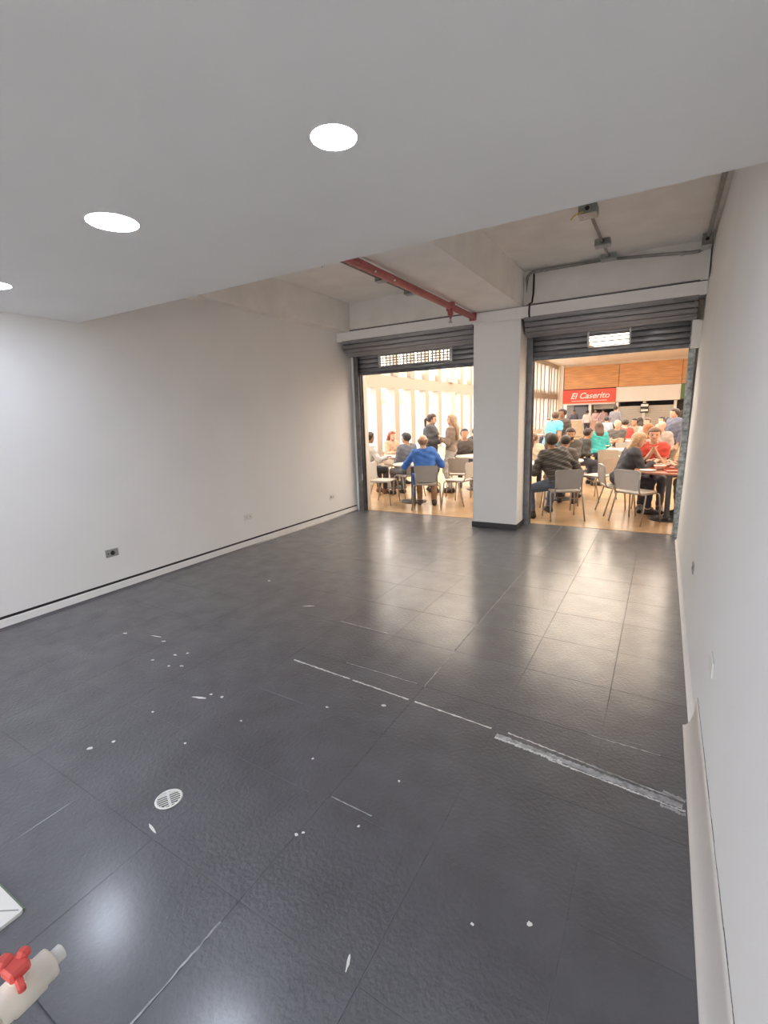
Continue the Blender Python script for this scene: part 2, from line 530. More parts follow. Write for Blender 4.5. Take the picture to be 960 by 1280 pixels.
# ------------------------------------------------------------------ roller shutters
def slat_profile(h, bulge=.015, th=.003, n=7):
    out = []
    for k in range(n+1):
        t = k/n
        out.append((-bulge*math.sin(PI*t)**.7 if 0 < t < 1 else 0, t*h))
    return out + [(p[0]+th, p[1]) for p in out[::-1]]
def slat(parent, x0, x1, y, z, h, ang=0.0, name='slat', m=None):
    pr = slat_profile(h*.89)
    ca, sa = math.cos(ang), math.sin(ang)
    def fn(p, t):
        yy = p[0]*ca - p[1]*sa
        zz = p[0]*sa + p[1]*ca
        return (x0 + t*(x1-x0), y+yy, z+zz)
    mb = MB(); mb.prism(pr, fn, True)
    return mb.build(name, m or M_steel, parent)
def shutter(x0, x1, win, kind, label):
    root = empty('roller_shutter', ((x0+x1)/2, 6.93, 0))
    rx = (x0+x1)/2
    a0, a1 = x0-rx, x1-rx
    y = 0.0
    MB().box(a0, a1, -.02, .02, 2.30, 2.345, bev=.004).build('bottom_bar', M_steel_d, root)
    zs = [2.345 + .0715*k for k in range(5)]
    for k, z in enumerate(zs):
        if win and k in win[2]:
            slat(root, a0, win[0]-rx, y, z, .0715)
            slat(root, win[1]-rx, a1, y, z, .0715)
        else:
            slat(root, a0, a1, y, z, .0715)
    for k, z in enumerate(zs[1:]):
        spans = ((a0, win[0]-rx), (win[1]-rx, a1)) if k+1 in win[2] else ((a0, a1),)
        for (q0, q1) in spans:
            MB().box(q0, q1, .0, .006, z-.014, z+.004).build('groove_shade_strip', M_black, root)  # black strips paint the shaded slat grooves and stop light leaking
    # coil of wound slats
    cy, cz, r = -.205, 2.795, .205
    step = .0715/r
    for k in range(13):
        a = -PI/2 - step*(k+1) + step*2.1        # from the underside round to the front and over
        yy, zz = cy + r*math.cos(a), cz + r*math.sin(a)
        d = a - PI/2                              # heading along the coil (towards the front)
        # direction of the slat (its local +z) goes along -tangent
        slat(root, a0-.03, a1+.03 if kind != 'left' else a1, yy, zz, .0715, ang=(a - PI) - step/2, name='coiled_slat')
    MB().lathe([(.185, 0), (.185, a1-a0-.01)], n=28, M=Matrix.Translation((a0+.005, cy, cz)) @ Matrix.Rotation(PI/2, 4, 'Y')).build('light_block_drum', M_black, root)  # added black core blocks light and darkens the gaps between coiled slats
    for xx in (a0-.034, a1+.03):
        MB().prism([(cy+.188*math.cos(2*PI*k/28), cz+.188*math.sin(2*PI*k/28)) for k in range(28)], lambda p, t: (xx+t*.004, p[0], p[1])).build('end_plate', M_black, root)
    if kind == 'left':
        wx0, wx1 = win[0]-rx, win[1]-rx
        for q in (wx0, wx1):
            MB().box(q-.022, q+.022, -.022, .006, 2.395, 2.655, bev=.004).build('window_bracket', M_steel_l, root)
        MB().box(wx0, wx1, -.010, .006, 2.575, 2.632, bev=.003).build('window_hood', M_steel, root)
        MB().box(wx0, wx1, -.010, .006, 2.405, 2.425, bev=.003).build('window_sill', M_steel, root)
        g = MB()
        nx = 20
        for k in range(1, nx):
            q = wx0+(wx1-wx0)*k/nx
            g.box(q-.008, q+.008, -.003, .001, 2.42, 2.58)
        for k in range(1, 4):
            z = 2.42+.16*k/4
            g.box(wx0, wx1, .001, .004, z-.007, z+.007)
        go = g.build('wire_mesh', M_chairleg, root); go['kind'] = 'stuff'
    else:
        wx0, wx1 = win[0]-rx, win[1]-rx
        for q in (wx0, wx1):
            MB().box(q-.012, q+.012, -.018, .004, 2.415, 2.60, bev=.003).build('window_bracket', M_steel_l, root)
        for z in (2.412, 2.466, 2.512, 2.556):
            slat(root, wx0, wx1, y, z, .014, name='vent_bar')
    tag(root, label, 'roller shutter', 'raised roller shutters')
    return root
shutter(-4.47, -2.335, (-4.06, -2.82, (1, 2, 3)), 'left', 'raised steel roller shutter with long wire mesh window strip')
shutter(-1.615, 0.205, (-0.92, -0.44, (1, 2)), 'right', 'raised steel roller shutter with short three-slot vent')

def rail(x0, x1, m, label, side, top=2.62):
    root = empty('shutter_rail', ((x0+x1)/2, 6.93, 0))
    h = (x1-x0)/2
    mb = MB()
    mb.box(-h, h, -.075, -.055, 0, top); mb.box(-h, h, .055, .075, 0, top)
    mb.box(-h if side < 0 else h-.006, -h+.006 if side < 0 else h, -.055, .055, 0, top)
    mb.build('channel', m, root)
    MB().box(-h+.008 if side < 0 else -h, h if side < 0 else h-.008, -.008, .008, 0, top).build('guide_lip', M_steel_d, root)
    if side < 0 and x0 < -4:
        MB().box(h-.004, h+.01, -.082, -.07, .55, .66, bev=.003).build('lock_plate', M_steel_l, root)
    tag(root, label, 'shutter rail')
rail(-4.53, -4.445, M_steel_d, 'dark steel shutter rail at the left wall', -1)
rail(-2.335, -2.30, M_steel_d, 'steel shutter rail hidden behind the pillar edge', 1, 2.6)
rail(-1.69, -1.605, M_steel_d, 'dark steel shutter rail on the side of the pillar', -1)
rail(0.195, 0.262, M_peel, 'shutter rail with peeling grey paint at the right wall', 1)
# wall strip behind the right rail top
w = MB(); w.box(LX, -4.535, 6.90, 7.01, 0, 2.96)
struct('trim_8', w, M_wall)
w = MB(); w.box(0.205, 0.30, 6.72, 6.855, 2.28, 2.58)
struct('trim_7', w, M_concrete)

# ------------------------------------------------------------------ conduits, pipe
def cbox(name, x, y, z, s, label, hang=True, m=None):
    root = empty(name, (x, y, z))
    MB().box(-s[0]/2, s[0]/2, -s[1]/2, s[1]/2, -s[2], 0, bev=.004).build('body', m or M_box, root)
    MB().box(-s[0]/2-.003, s[0]/2+.003, -s[1]/2-.003, s[1]/2+.003, -s[2]-.006, -s[2], bev=.002).build('cover', M_steel_l, root)
    MB().lathe([(.018, 0), (.018, .004), (.0, .005)], n=12, M=Matrix.Translation((0, -s[1]/2, -s[2]*.5)) @ Matrix.Rotation(PI/2, 4, 'X')).build('knockout', M_black, root)
    for q in (-.3, .3):
        MB().lathe([(.006, 0), (.006, -.003), (0, -.004)], n=8, c=(q*s[0], 0, -s[2]-.006)).build('screw', M_conduit, root)
    tag(root, label, 'junction box')
    return root
cbox('junction_box', -.71, 4.95, ZC, (.15, .15, .075), 'square metal junction box with loose yellow wire on concrete ceiling')
cbox('junction_box', -.695, 5.95, ZC, (.15, .12, .06), 'metal junction box halfway along the short ceiling conduit')
cbox('junction_box', -.69, 6.53, ZC-.0, (.16, .12, .055), 'metal junction box where short conduit meets the wall conduit')
cbox('junction_box', -3.28, 4.60, ZC, (.13, .13, .07), 'metal junction box beside the red pipe near the lowered ceiling')
cbox('junction_box', -3.28, 5.70, ZC, (.13, .11, .055), 'metal junction box in the middle of the left ceiling conduit')
cbox('junction_box', -3.28, 6.52, ZC, (.15, .11, .055), 'metal junction box at the wall end of the left ceiling conduit')
jb = cbox('junction_box', .255, 6.40, ZC-.02, (.09, .16, .11), 'dark junction box in the corner beside the right wall', m=M_conduit)
wire = MB().tube([(-.74, 4.88, ZC-.06), (-.76, 4.80, ZC-.09), (-.80, 4.78, ZC-.11), (-.83, 4.80, ZC-.13)], .006, 6).build('loose_wire', mat('yellow_wire', (.75, .6, .12), .5))
tag(wire, 'loose yellow wire dangling from ceiling junction box', 'wire')
wire = MB().tube([(-3.30, 4.555, ZC-.07), (-3.33, 4.52, ZC-.11), (-3.32, 4.50, ZC-.16)], .005, 6).build('loose_wire', M_plastic_g)
tag(wire, 'loose grey wire dangling beside the red pipe', 'wire')

def conduit(pts, r, label, clamps=(), m=None):
    root = empty('conduit', pts[0])
    o = Vector(pts[0])
    MB().tube([Vector(p)-o for p in pts], r, 10).build('tube', m or M_conduit, root)
    for c in clamps:
        c = Vector(c)-o
        MB().box(c.x-.02, c.x+.02, c.y-.014, c.y+.02, c.z-.02, c.z+.02, bev=.004).build('clamp', M_steel_l, root)
    tag(root, label, 'conduit')
conduit([(-.705, 5.025, ZC-.03), (-.70, 5.89, ZC-.03)], .014, 'thin grey conduit between two ceiling junction boxes')
conduit([(-.695, 6.01, ZC-.03), (-.69, 6.47, ZC-.03)], .014, 'short stub of conduit reaching the wall run')
def arc(c, r, a0, a1, n=6):
    return [(c[0]+r*math.cos(a0+(a1-a0)*k/n), c[1], c[2]+r*math.sin(a0+(a1-a0)*k/n)) for k in range(n+1)]
conduit([(-.77, 6.585, 3.345), (-1.3, 6.585, 3.35)] + arc((-1.56, 6.585, 3.27), .08, PI/2, PI) + [(-1.64, 6.585, 3.1), (-1.64, 6.585, 2.99)], .017,
        'grey conduit bending down the corner beside the pillar beam', [(-1.42, 6.585, 3.35)])
conduit([(-.61, 6.585, 3.335), (-.2, 6.585, 3.30), (.12, 6.58, 3.265), (.20, 6.575, 3.262), (.235, 6.55, 3.275), (.25, 6.50, 3.31)], .017,
        'grey conduit sagging along the wall to the corner box', [(.05, 6.585, 3.272)])
conduit([(.265, 6.31, 3.335), (.265, 4.2, 3.335), (.265, 2.75, 3.335)], .02, 'dark conduit running along the right wall under ceiling', m=M_conduit)
conduit([(-3.28, 4.67, ZC-.03), (-3.28, 5.64, ZC-.03)], .012, 'thin grey conduit left of the red pipe, longer run')
conduit([(-3.28, 5.76, ZC-.03), (-3.28, 6.46, ZC-.03)], .012, 'thin grey conduit left of the red pipe, wall end')
cab = MB().tube([(-1.555, 6.59, 3.33), (-1.56, 6.60, 3.1), (-1.575, 6.595, 2.99), (-1.58, 6.50, 2.96), (-1.585, 6.50, 2.85), (-1.58, 6.51, 2.80)], .011, 8).build('black_cable', M_black)
tag(cab, 'black cable hanging from wall conduit to right shutter coil', 'cable')

root = empty('sprinkler_pipe', (-2.335, 6.5, 2.90))
MB().tube([(0, .01, 0), (0, -1.5, 0), (0, -3.2, 0), (0, -3.9, 0)], .038, 14).build('pipe', M_red, root)
MB().box(-.05, .05, -.8, -.755, -.05, .05, bev=.005).build('clamp', M_red, root)
MB().lathe([(.034, .0), (.034, -.07), (.022, -.09), (.014, -.10), (.014, -.12)], c=(0, -.78, -.02), n=12).build('drop_tee', M_red, root)
MB().lathe([(.012, 0), (.012, -.035), (.026, -.04), (.026, -.045), (0, -.047)], c=(0, -.78, -.14), n=12).build('sprinkler_head', M_steel_l, root)
for yy in (-2.25, -2.6):
    MB().lathe([(.008, 0), (.008, .014), (0, .016)], n=8, M=Matrix.Translation((.030, yy, -.022)) @ Matrix.Rotation(PI/2, 4, 'Y')).build('bolt', M_plastic_w, root)
MB().box(-.05, .05, .0, .035, -.05, .05, bev=.006).build('flange', M_red, root)
tag(root, 'red sprinkler pipe along the lower beam edge with one drop fitting', 'pipe')

# ------------------------------------------------------------------ wall fittings, floor fittings
def outlet(y, z, wdt, hgt, m, label, holes, wall=-1):
    root = empty('wall_outlet', (LX if wall < 0 else RXz(z), y, z))
    s = 1 if wall < 0 else -1
    MB().box(min(0, s*.008), max(0, s*.008), -wdt/2, wdt/2, -hgt/2, hgt/2, bev=.003).build('plate', m, root)
    for hy, hr in holes:
        MB().lathe([(hr, 0), (hr, .0025), (0, .003)], n=14, M=Matrix.Translation((s*.008, hy, 0)) @ Matrix.Rotation(s*PI/2, 4, 'Y')).build('socket', M_black if hr > .012 else M_gap, root)
    tag(root, label, 'outlet')
outlet(2.52, .395, .125, .075, M_plastic_g, 'dark grey wall outlet plate with one large round socket', [(.005, .022), (-.04, .006)])
outlet(4.32, .395, .14, .075, M_plastic_w, 'blank white outlet plate on the left wall', [(-.03, .005), (.03, .005)])
outlet(6.16, .362, .12, .075, M_plastic_w, 'small white outlet with dark socket close to the left shutter', [(-.03, .013), (.025, .006)])
outlet(3.85, .50, .10, .07, M_plastic_g, 'small grey outlet plate on the right wall', [(0, .013)], 1)
outlet(2.31, .525, .12, .075, M_plastic_w, 'white plaster patch built as plate on the right wall above the coved skirting', [], 1)  # scuffed plaster patch, built with the outlet plate

root = empty('floor_drain', (-1.766, 1.052, 0))
MB().lathe([(.048, .0005), (.048, .0006), (0, .0007)], n=28).build('pit', M_gap, root)
MB().lathe([(.048, .001), (.056, .001), (.058, .002), (.055, .0045), (.049, .0045), (.047, .003), (.047, .001)], n=36, cap=False).build('rim', M_plastic_w, root)
g = MB()
for k in range(-3, 4):
    xx = k*.0128
    L = math.sqrt(max(0, .044**2 - xx*xx))
    g.box(xx-.0022, xx+.0022, -L-.003, L+.003, .0012, .0042)
g.box(-.047, .047, -.005, .005, .0012, .0043)
g.box(-.034, -.028, -.036, .036, .0012, .0041)
go = g.build('grate_bars', M_plastic_w, root); go['kind'] = 'stuff'
root.rotation_euler.z = math.radians(-28)
tag(root, 'round white slotted floor drain set in the dark floor', 'floor drain')

root = empty('white_board', (-2.07, .25, 0))
MB().prism([(-.30, -.24), (.296, -.24), (.300, .238), (.292, .246), (-.30, .246)], lambda p, t: (p[0], p[1], .0005+t*.012)).build('sheet', M_plastic_w, root)
MB().prism([(.10, .12), (.10, .126), (.285, .238), (.29, .236)], lambda p, t: (p[0], p[1], .0126+t*.0006)).build('crease', M_plastic_g, root)
MB().prism([(-.30, .246), (-.30, .252), (.292, .252), (.292, .246)], lambda p, t: (p[0], p[1], .0005+t*.008)).build('edge_strip', mat('dull_green_edge', (.16, .22, .14), .6), root)
tag(root, 'white board with creased corner lying flat on the dark floor', 'board')

# PVC water stub with red tap, rising out of the floor beside the camera
TIP = Vector((-.610, .196, .972)); BK = Vector((.08, -.99, 0)).normalized()
root = empty('water_tap', (TIP.x+BK.x*.6, TIP.y+BK.y*.6, 0))
o0 = Vector(root.location)
def tq(u):
    return TIP + BK*u - o0
elb = [Vector((0, 0, TIP.z-.07))] + [tq(.6) + BK*(-.06*(1-math.cos(PI/2*k/5))) + Vector((0, 0, -.06+.06*math.sin(PI/2*k/5))) for k in range(1, 6)]
MB().tube([Vector((0, 0, 0))] + elb + [tq(.3), tq(.06)], .0165, 14).build('pipe', M_pvc, root)
Mv = Matrix.Translation(TIP-o0) @ BK.to_track_quat('Z', 'Y').to_matrix().to_4x4()
MB().lathe([(.010, .010), (.0175, .011), (.0180, .014), (.0180, .024), (.0200, .026), (.0205, .040), (.0200, .058), (.0180, .060), (.0180, .070), (.0165, .071)], n=20, M=Mv).build('valve_body', M_pvc, root)
MB().lathe([(.0080, -.003), (.0095, -.002), (.0095, .011)], n=14, M=Mv).build('spout', M_plastic_w, root)
Mh = Matrix.Translation(tq(.044)+Vector((0, 0, .017))) @ Matrix.Rotation(math.radians(5), 4, 'Z')
MB().lathe([(.010, 0), (.010, .009)], n=14, M=Mh).build('stem', M_pvc, root)
hd = MB()
hd.box(-.014, .011, -.011, .011, .008, .022, M=Mh, bev=.003)
hd.box(-.024, -.008, -.007, .010, .014, .027, M=Mh @ Matrix.Rotation(math.radians(20), 4, 'Z'), bev=.004)
hd.box(-.008, .006, .005, .019, .014, .027, M=Mh @ Matrix.Rotation(math.radians(20), 4, 'Z'), bev=.004)
hd.box(.006, .028, -.005, .003, .006, .015, M=Mh @ Matrix.Rotation(math.radians(-15), 4, 'Z'), bev=.002)
hd.build('handle', M_redplastic, root)
tag(root, 'ivory plastic water tap with red handle', 'tap')

# ------------------------------------------------------------------ the hall beyond the shutters
XW = -6.2; YF = 33.0; ZH = 4.42; XR = 7.0
w = MB(); w.box(XW-.3, XR+.2, 7.0, YF+3, -.2, 0.0)
struct('floor_hall', w, M_hallfloor)
w = MB(); w.box(XW-.3, XR+.2, 7.0, YF+3, ZH, ZH+.25)
struct('ceiling_hall', w, M_cream)
w = MB()
w.box(XW-.3, -4.50, 7.01, 7.2, 0, ZH); w.box(.235, XR+.2, 7.01, 7.2, 0, ZH); w.box(-4.50, .235, 7.01, 7.2, 2.62, ZH); w.box(-2.30, -1.70, 7.0, 7.05, 0, 2.98)
struct('wall_hall_near', w, M_cream)
w = MB(); w.box(XR, XR+.2, 7.2, YF+3, 0, ZH)
struct('wall_hall_right', w, M_cream)
w = MB(); w.box(XW-.3, XR+.2, YF+2.8, YF+3, 0, ZH)
struct('wall_hall_far', w, M_cream)

# ceiling panels added to brighten the hall and its floor reflection
hall_fill_m = bpy.data.materials.new('hall_fill_diffuser')
hall_fill_m.use_nodes = True
_b = hall_fill_m.node_tree.nodes['Principled BSDF']
_b.inputs['Emission Color'].default_value = (1.0, 0.90, 0.76, 1)
_b.inputs['Emission Strength'].default_value = HALL_FILL
pan = None
for kx, x in enumerate((-4.5, -1.75, 1.0, 3.75)):
    for ky, y in enumerate((9.0, 12.0, 15.0, 18.0, 21.0, 24.0)):
        if pan is None:
            pan = empty('hall_fill_panel', (0, 0, ZH))
            MB().box(-1.23, 1.23, -1.38, 1.38, -.05, 0, bev=.006).build('housing', M_white, pan)
            MB().box(-1.2, 1.2, -1.35, 1.35, -.054, -.0505).build('diffuser', hall_fill_m, pan)
            o = pan
        else:
            o = copy_tree(pan)
        o.location = (x, y, ZH)
        tag(o, 'added large white hall fill panel, %s from the windows and %s from the shutters' % (('first', 'second', 'third', 'fourth')[kx], ('first', 'second', 'third', 'fourth', 'fifth', 'sixth')[ky]), 'ceiling light', 'added fill panels on the food hall ceiling')

# window wall on the left of the hall
win = empty('window_1', (XW, 20, 0)); win['kind'] = 'structure'
def wpart(name, m, *b):
    MB().box(b[0], b[1], b[2]-20, b[3]-20, b[4], b[5]).build(name, m, win)
ys = [7.35] + [9.27 + .93*k for k in range(0, 26)]
wpart('sill_wall', M_cream, -.15, .12, 7.2, YF+2.8, 0, .62)
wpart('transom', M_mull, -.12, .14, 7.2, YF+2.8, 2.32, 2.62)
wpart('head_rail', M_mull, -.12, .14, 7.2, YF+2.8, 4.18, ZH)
mull = None
for k, y in enumerate([7.4, 8.35] + [9.27 + .93*j for j in range(28)]):
    if y > YF+2.6:
        break
    big = k in (8, 16, 24)
    wd = .17 if big else .13
    for (z0, z1) in ((.62, 2.32), (2.62, 4.18)):
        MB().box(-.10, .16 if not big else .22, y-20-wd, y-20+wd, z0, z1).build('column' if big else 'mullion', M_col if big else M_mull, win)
    y2 = y+.93
    if y2 < YF+2.6:
        for (z0, z1) in ((.62, 2.32), (2.62, 4.18)):
            MB().box(-.012, -.004, y-20+wd, y2-20-.13, z0, z1).build('pane', M_glass, win)
        MB().box(-.05, .06, y-20+wd, y2-20-.13, 2.62, 2.80).build('vent_frame', M_cream, win)

# food stalls at the far end
st = empty('wall_stalls', (0, YF, 0)); st['kind'] = 'structure'
def sp(name, m, *b, bev=0):
    return MB().box(*b, bev=bev).build(name, m, st)
sp('bulkhead', M_cream, XW, XR, .1, .5, 4.28, ZH)
px = [-5.72, -2.55, .72, 3.9, 7.0]
for a, b in zip(px[:-1], px[1:]):
    sp('wood_panel', M_wood, a+.012, b-.012, .0, .08, 2.92, 4.28)
sp('panel_backing', M_gap, -5.75, XR, .08, .3, 2.0, 4.28)
sp('post', M_counter, -6.2, -5.95, -.1, .4, 0, ZH)
sp('post', M_white, -5.95, -5.74, -.05, .4, 0, ZH)
sp('fascia', M_white, -2.66, .72, -.03, .08, 2.02, 2.90)
sp('fascia', M_white, 2.2, XR, -.03, .08, 2.02, 2.90)
sp('fascia_rail', M_white, -5.72, -2.66, -.05, .06, 1.93, 2.02)
sp('stall_back', M_dark, -5.74, XR, 1.6, 1.75, 0, 2.9)
sp('stall_ceiling', M_cream, -5.74, XR, .08, 1.7, 2.02, 2.10)
sp('divider', M_white, -4.18, -4.02, .0, 1.6, 0, 2.0)
sp('divider', M_white, -2.62, -2.48, .0, 1.6, 0, 2.0)
sp('divider', M_white, -1.16, -1.02, -.02, 1.6, 0, 2.0)
sp('divider', M_white, .44, .58, .0, 1.6, 0, 2.0)
for k in range(20):
    z = .05+k*.085
    sp('stall_slat', M_stall, -2.48, -1.16, .10, .13, z, z+.078)
    sp('stall_slat', M_stall, -1.02, .44, .10, .13, z, z+.078)
sp('serving_hatch', mat('blue_grey_panel', (.26, .28, .34), .4), -5.1, -4.3, .6, .68, .98, 1.85, bev=.03)
sp('serving_hatch', mat('pale_grey_panel', (.50, .50, .53), .4), -5.6, -5.15, .6, .68, .98, 1.9, bev=.03)
sp('hood', M_stall, -3.95, -2.7, .5, 1.3, 1.62, 1.95, bev=.02)
for (z0, z1) in ((1.62, 1.90), (1.34, 1.60)):
    s_ = sp('menu_board', M_black, -1.28, -.84, -.10, -.04, z0, z1, bev=.01)
    MB().box(-1.25, -.87, -.108, -.10, z0+.07, z1-.06).build('menu_face', M_white, s_)
def counter(x0, x1, m, label):
    r = empty('serving_counter', ((x0+x1)/2, YF-.9, 0))
    h = (x1-x0)/2
    MB().box(-h, h, -.3, .3, .0, .98, bev=.01).build('front', m, r)
    MB().box(-h-.03, h+.03, -.36, .34, .98, 1.03, bev=.01).build('top', M_white, r)
    tag(r, label, 'counter')
counter(-5.7, -4.15, M_counter, 'beige serving counter under the red sign')
counter(-4.08, -3.3, M_pink, 'narrow pink counter beside the beige counter')
counter(-3.24, -2.5, M_counter, 'short beige counter next to the grey shutters')

sg = empty('shop_sign', (-4.19, YF-.06, 2.42))
MB().box(-1.53, 1.53, -.05, .04, -.40, .45, bev=.012).build('board', M_signred, sg)
cu = bpy.data.curves.new('lettering', 'FONT')
cu.body = 'El Caserito'; cu.size = .50; cu.shear = .32; cu.extrude = .008; cu.offset = .006
cu.align_x = 'CENTER'; cu.align_y = 'CENTER'; cu.space_character = 1.0
tmp = bpy.data.objects.new('tmp_text', cu); COL.objects.link(tmp)
bpy.context.view_layer.update()
me = bpy.data.meshes.new_from_object(tmp.evaluated_get(bpy.context.evaluated_depsgraph_get()))
bpy.data.objects.remove(tmp)
me.materials.clear(); me.materials.append(M_white)
tx = link('lettering', me, sg, (0.05, -.062, .05)); tx.rotation_euler.x = PI/2
MB().box(-1.0, 1.05, -.062, -.05, -.265, -.235).build('underline', M_white, sg)
MB().box(-1.53, 1.53, -.058, -.05, -.37, -.34).build('edge_line', M_orange, sg)
tag(sg, 'red shop sign with white slanted lettering El Caserito', 'sign')
sg = empty('shop_sign', (1.46, YF-.06, 2.46))
MB().box(-.72, .72, -.05, .04, -.40, .42, bev=.012).build('board', M_signgreen, sg)
tag(sg, 'plain dark green shop sign beside the white fascia', 'sign')

# outside the windows
w = MB(); w.box(-60, XW-.15, -10, 70, -.25, -.05)
o = w.build('paving', M_pave); o['kind'] = 'structure'
def house(x, y, wx, wy, h, label, awn=True):
    r = empty('building', (x, y, -.05))
    MB().box(-wx, 0, -wy/2, wy/2, 0, h).build('wall', M_house, r)
    MB().box(-wx-.2, .2, -wy/2-.2, wy/2+.2, h, h+.35).build('roof', M_stall, r)
    n = int(wy/2.2)
    for k in range(n):
        yy = -wy/2 + (k+.5)*wy/n
        f = MB().box(.0, .06, yy-.6, yy+.6, .9, 2.1).build('window', M_mull, r)
        MB().box(.05, .08, yy-.52, yy+.52, .98, 2.02).build('pane', M_winglass, f)
        if h > 4:
            f = MB().box(.0, .06, yy-.6, yy+.6, 3.6, 4.9).build('window', M_mull, r)
            MB().box(.05, .08, yy-.52, yy+.52, 3.68, 4.82).build('pane', M_winglass, f)
    if awn:
        MB().prism([(0, 3.25), (1.3, 2.65), (1.3, 2.40), (0, 2.8)], lambda p, t: (p[0], -wy/2+t*wy, p[1])).build('awning', M_orange, r)
    tag(r, label, 'building')
house(-16, 29, 6, 16, 5.6, 'pale building with long orange awning outside the hall windows')
house(-22, 54, 6, 24, 6.4, 'farther pale building with orange awning beyond the hall windows')

# ------------------------------------------------------------------ chairs and tables
def rounded_panel(wb, wt, h, r=.05, n=5):
    # outline of a back panel: narrow below, wide above, rounded corners
    c = [(-wb/2, 0), (wb/2, 0), (wt/2, h), (-wt/2, h)]
    rr = [r*.5, r*.5, r, r]
    pts = []
    for i in range(4):
        p = Vector(c[i]); a = (Vector(c[i-1])-p).normalized(); b = (Vector(c[(i+1) % 4])-p).normalized()
        for k in range(n+1):
            t = k/n
            q = p + a*rr[i]*(1-t)**2 + b*rr[i]*t**2
            pts.append((q.x, q.y))
    return pts
def make_chair(shell):
    root = empty('cafe_chair')
    # seat
    sp_ = rounded_panel(.37, .41, .40, .07)
    mb = MB()
    mb.prism(sp_, lambda p, t: (p[0], p[1]-.20, .435 + t*.016 - .010*math.cos((p[1]-.2)*6)+.008), True)
    mb.build('seat', shell, root)
    # back, curved and reclined
    bp = rounded_panel(.33, .43, .29, .06)
    mb = MB()
    def fb(p, t):
        return (p[0], -.205 - .13*(p[1]+.06) + .35*p[0]*p[0] - .014*t, .485 + p[1])
    n = len(bp)
    cen = (0, .145)
    mb.prism(bp, fb, True)
    mb.build('backrest', shell, root)
    # frame: uprights and side rails
    for s in (-1, 1):
        MB().tube([(s*.185, .17, .425), (s*.190, -.12, .425), (s*.19, -.185, .435), (s*.187, -.215, .48), (s*.185, -.225, .56), (s*.19, -.235, .66)], .011, 8).build('side_rail', M_chairleg, root)
        MB().tube([(s*.185, .16, .425), (s*.215, .175, .42), (s*.225, .185, .40), (s*.245, .225, 0)], .011, 8).build('leg', M_chairleg, root)
        MB().tube([(s*.188, -.10, .425), (s*.218, -.115, .42), (s*.228, -.125, .40), (s*.25, -.235, .0)], .011, 8).build('leg', M_chairleg, root)
    MB().tube([(-.185, .10, .425), (.185, .10, .425)], .009, 6).build('cross_bar', M_chairleg, root)
    MB().tube([(-.188, -.19, .44), (.188, -.19, .44)], .012, 6).build('cross_bar', M_chairleg, root)
    return root
proto = {}
def chair(x, y, heading, label, shell=None):
    shell = shell or M_chair
    k = shell.name
    if k not in proto:
        proto[k] = make_chair(shell); o = proto[k]
    else:
        o = copy_tree(proto[k])
    o.location = (x, y, 0); o.rotation_euler.z = math.radians(heading)
    tag(o, label, 'chair', 'cafe chairs in the food hall')
    return o
chair(-4.50, 7.68, -82, 'empty pale chair seen side-on beside the left shutter rail', M_chair_l)
chair(-3.53, 7.52, 22, 'taupe chair under the person in the bright blue jacket')
chair(-3.16, 8.12, 82, 'empty pale chair turned sideways behind the blue-jacketed person', M_chair_l)
chair(-3.45, 8.95, 8, 'taupe chair pushed up to the long-haired woman\'s side of the table')
chair(-2.78, 9.35, 50, 'taupe chair half hidden by the left edge of the pillar')
chair(-5.36, 8.36, -30, 'chair under the person in the pale shirt by the shutter rail')
chair(-4.42, 8.55, 62, 'chair under the dark-haired person in grey suit')
chair(-1.24, 7.50, 27, 'taupe chair under the man in the striped dark jacket')
chair(-.27, 7.64, -32, 'empty pale chair with splayed legs at the round brown table', M_chair_l)
chair(-.57, 8.20, -70, 'chair under the blonde woman in dark jacket')
chair(-.97, 9.35, 60, 'empty taupe chair on the open floor beside the bearded man\'s table')
chair(-1.03, 11.3, 15, 'empty taupe chair standing in the aisle behind the bearded man')
chair(-1.07, 14.35, 180, 'chair under the bald man in dark grey shirt')
chair(-.12, 8.88, 180, 'chair under the man in red shirt')
chair(-1.45, 8.40, -8, 'chair under the dark-haired person beside the striped jacket')
chair(-1.58, 9.95, 197, 'chair under the bearded man')
chair(-5.76, 10.12, -105, 'chair under the red-haired woman')

def table(x, y, top, label, r=.40, h=.73, m_leg=None):
    root = empty('cafe_table', (x, y, 0))
    MB().lathe([(0, h-.028), (r-.01, h-.028), (r, h-.02), (r, h-.006), (r-.006, h), (0, h)], n=36, smooth=False).build('table_top', top, root)
    MB().box(-.035, .035, -.035, .035, .02, h-.028, bev=.006).build('column', m_leg or M_tableg, root)
    MB().lathe([(0, 0), (.24, 0), (.245, .008), (.235, .018), (.06, .035), (0, .036)], n=28).build('base', m_leg or M_tableg, root)
    tag(root, label, 'table', 'pedestal cafe tables in the food hall')
    return root
table(-4.05, 8.03, M_tabtop, 'pale pedestal table in front of the blue-jacketed person', .38)
table(-5.25, 9.55, M_tabtop, 'pale pedestal table under the red-haired woman\'s arm', .42)
table(-3.40, 9.85, M_tabtop, 'pale round table with papers behind the standing couple', .48)
table(-1.62, 9.20, M_tabtop, 'pale pedestal table between the bearded man and the striped jacket', .42)
table(.13, 7.98, M_tabbrown, 'round brown table with trays and bowl at the right shutter rail', .46)
table(-1.45, 13.40, M_tabtop, 'pale pedestal table before the bald man', .36)
table(-.62, 11.9, M_tabtop, 'pale table behind the man in red shirt', .40)
table(-2.2, 8.6, M_tabtop, 'pale pedestal table hidden behind the pillar', .40)

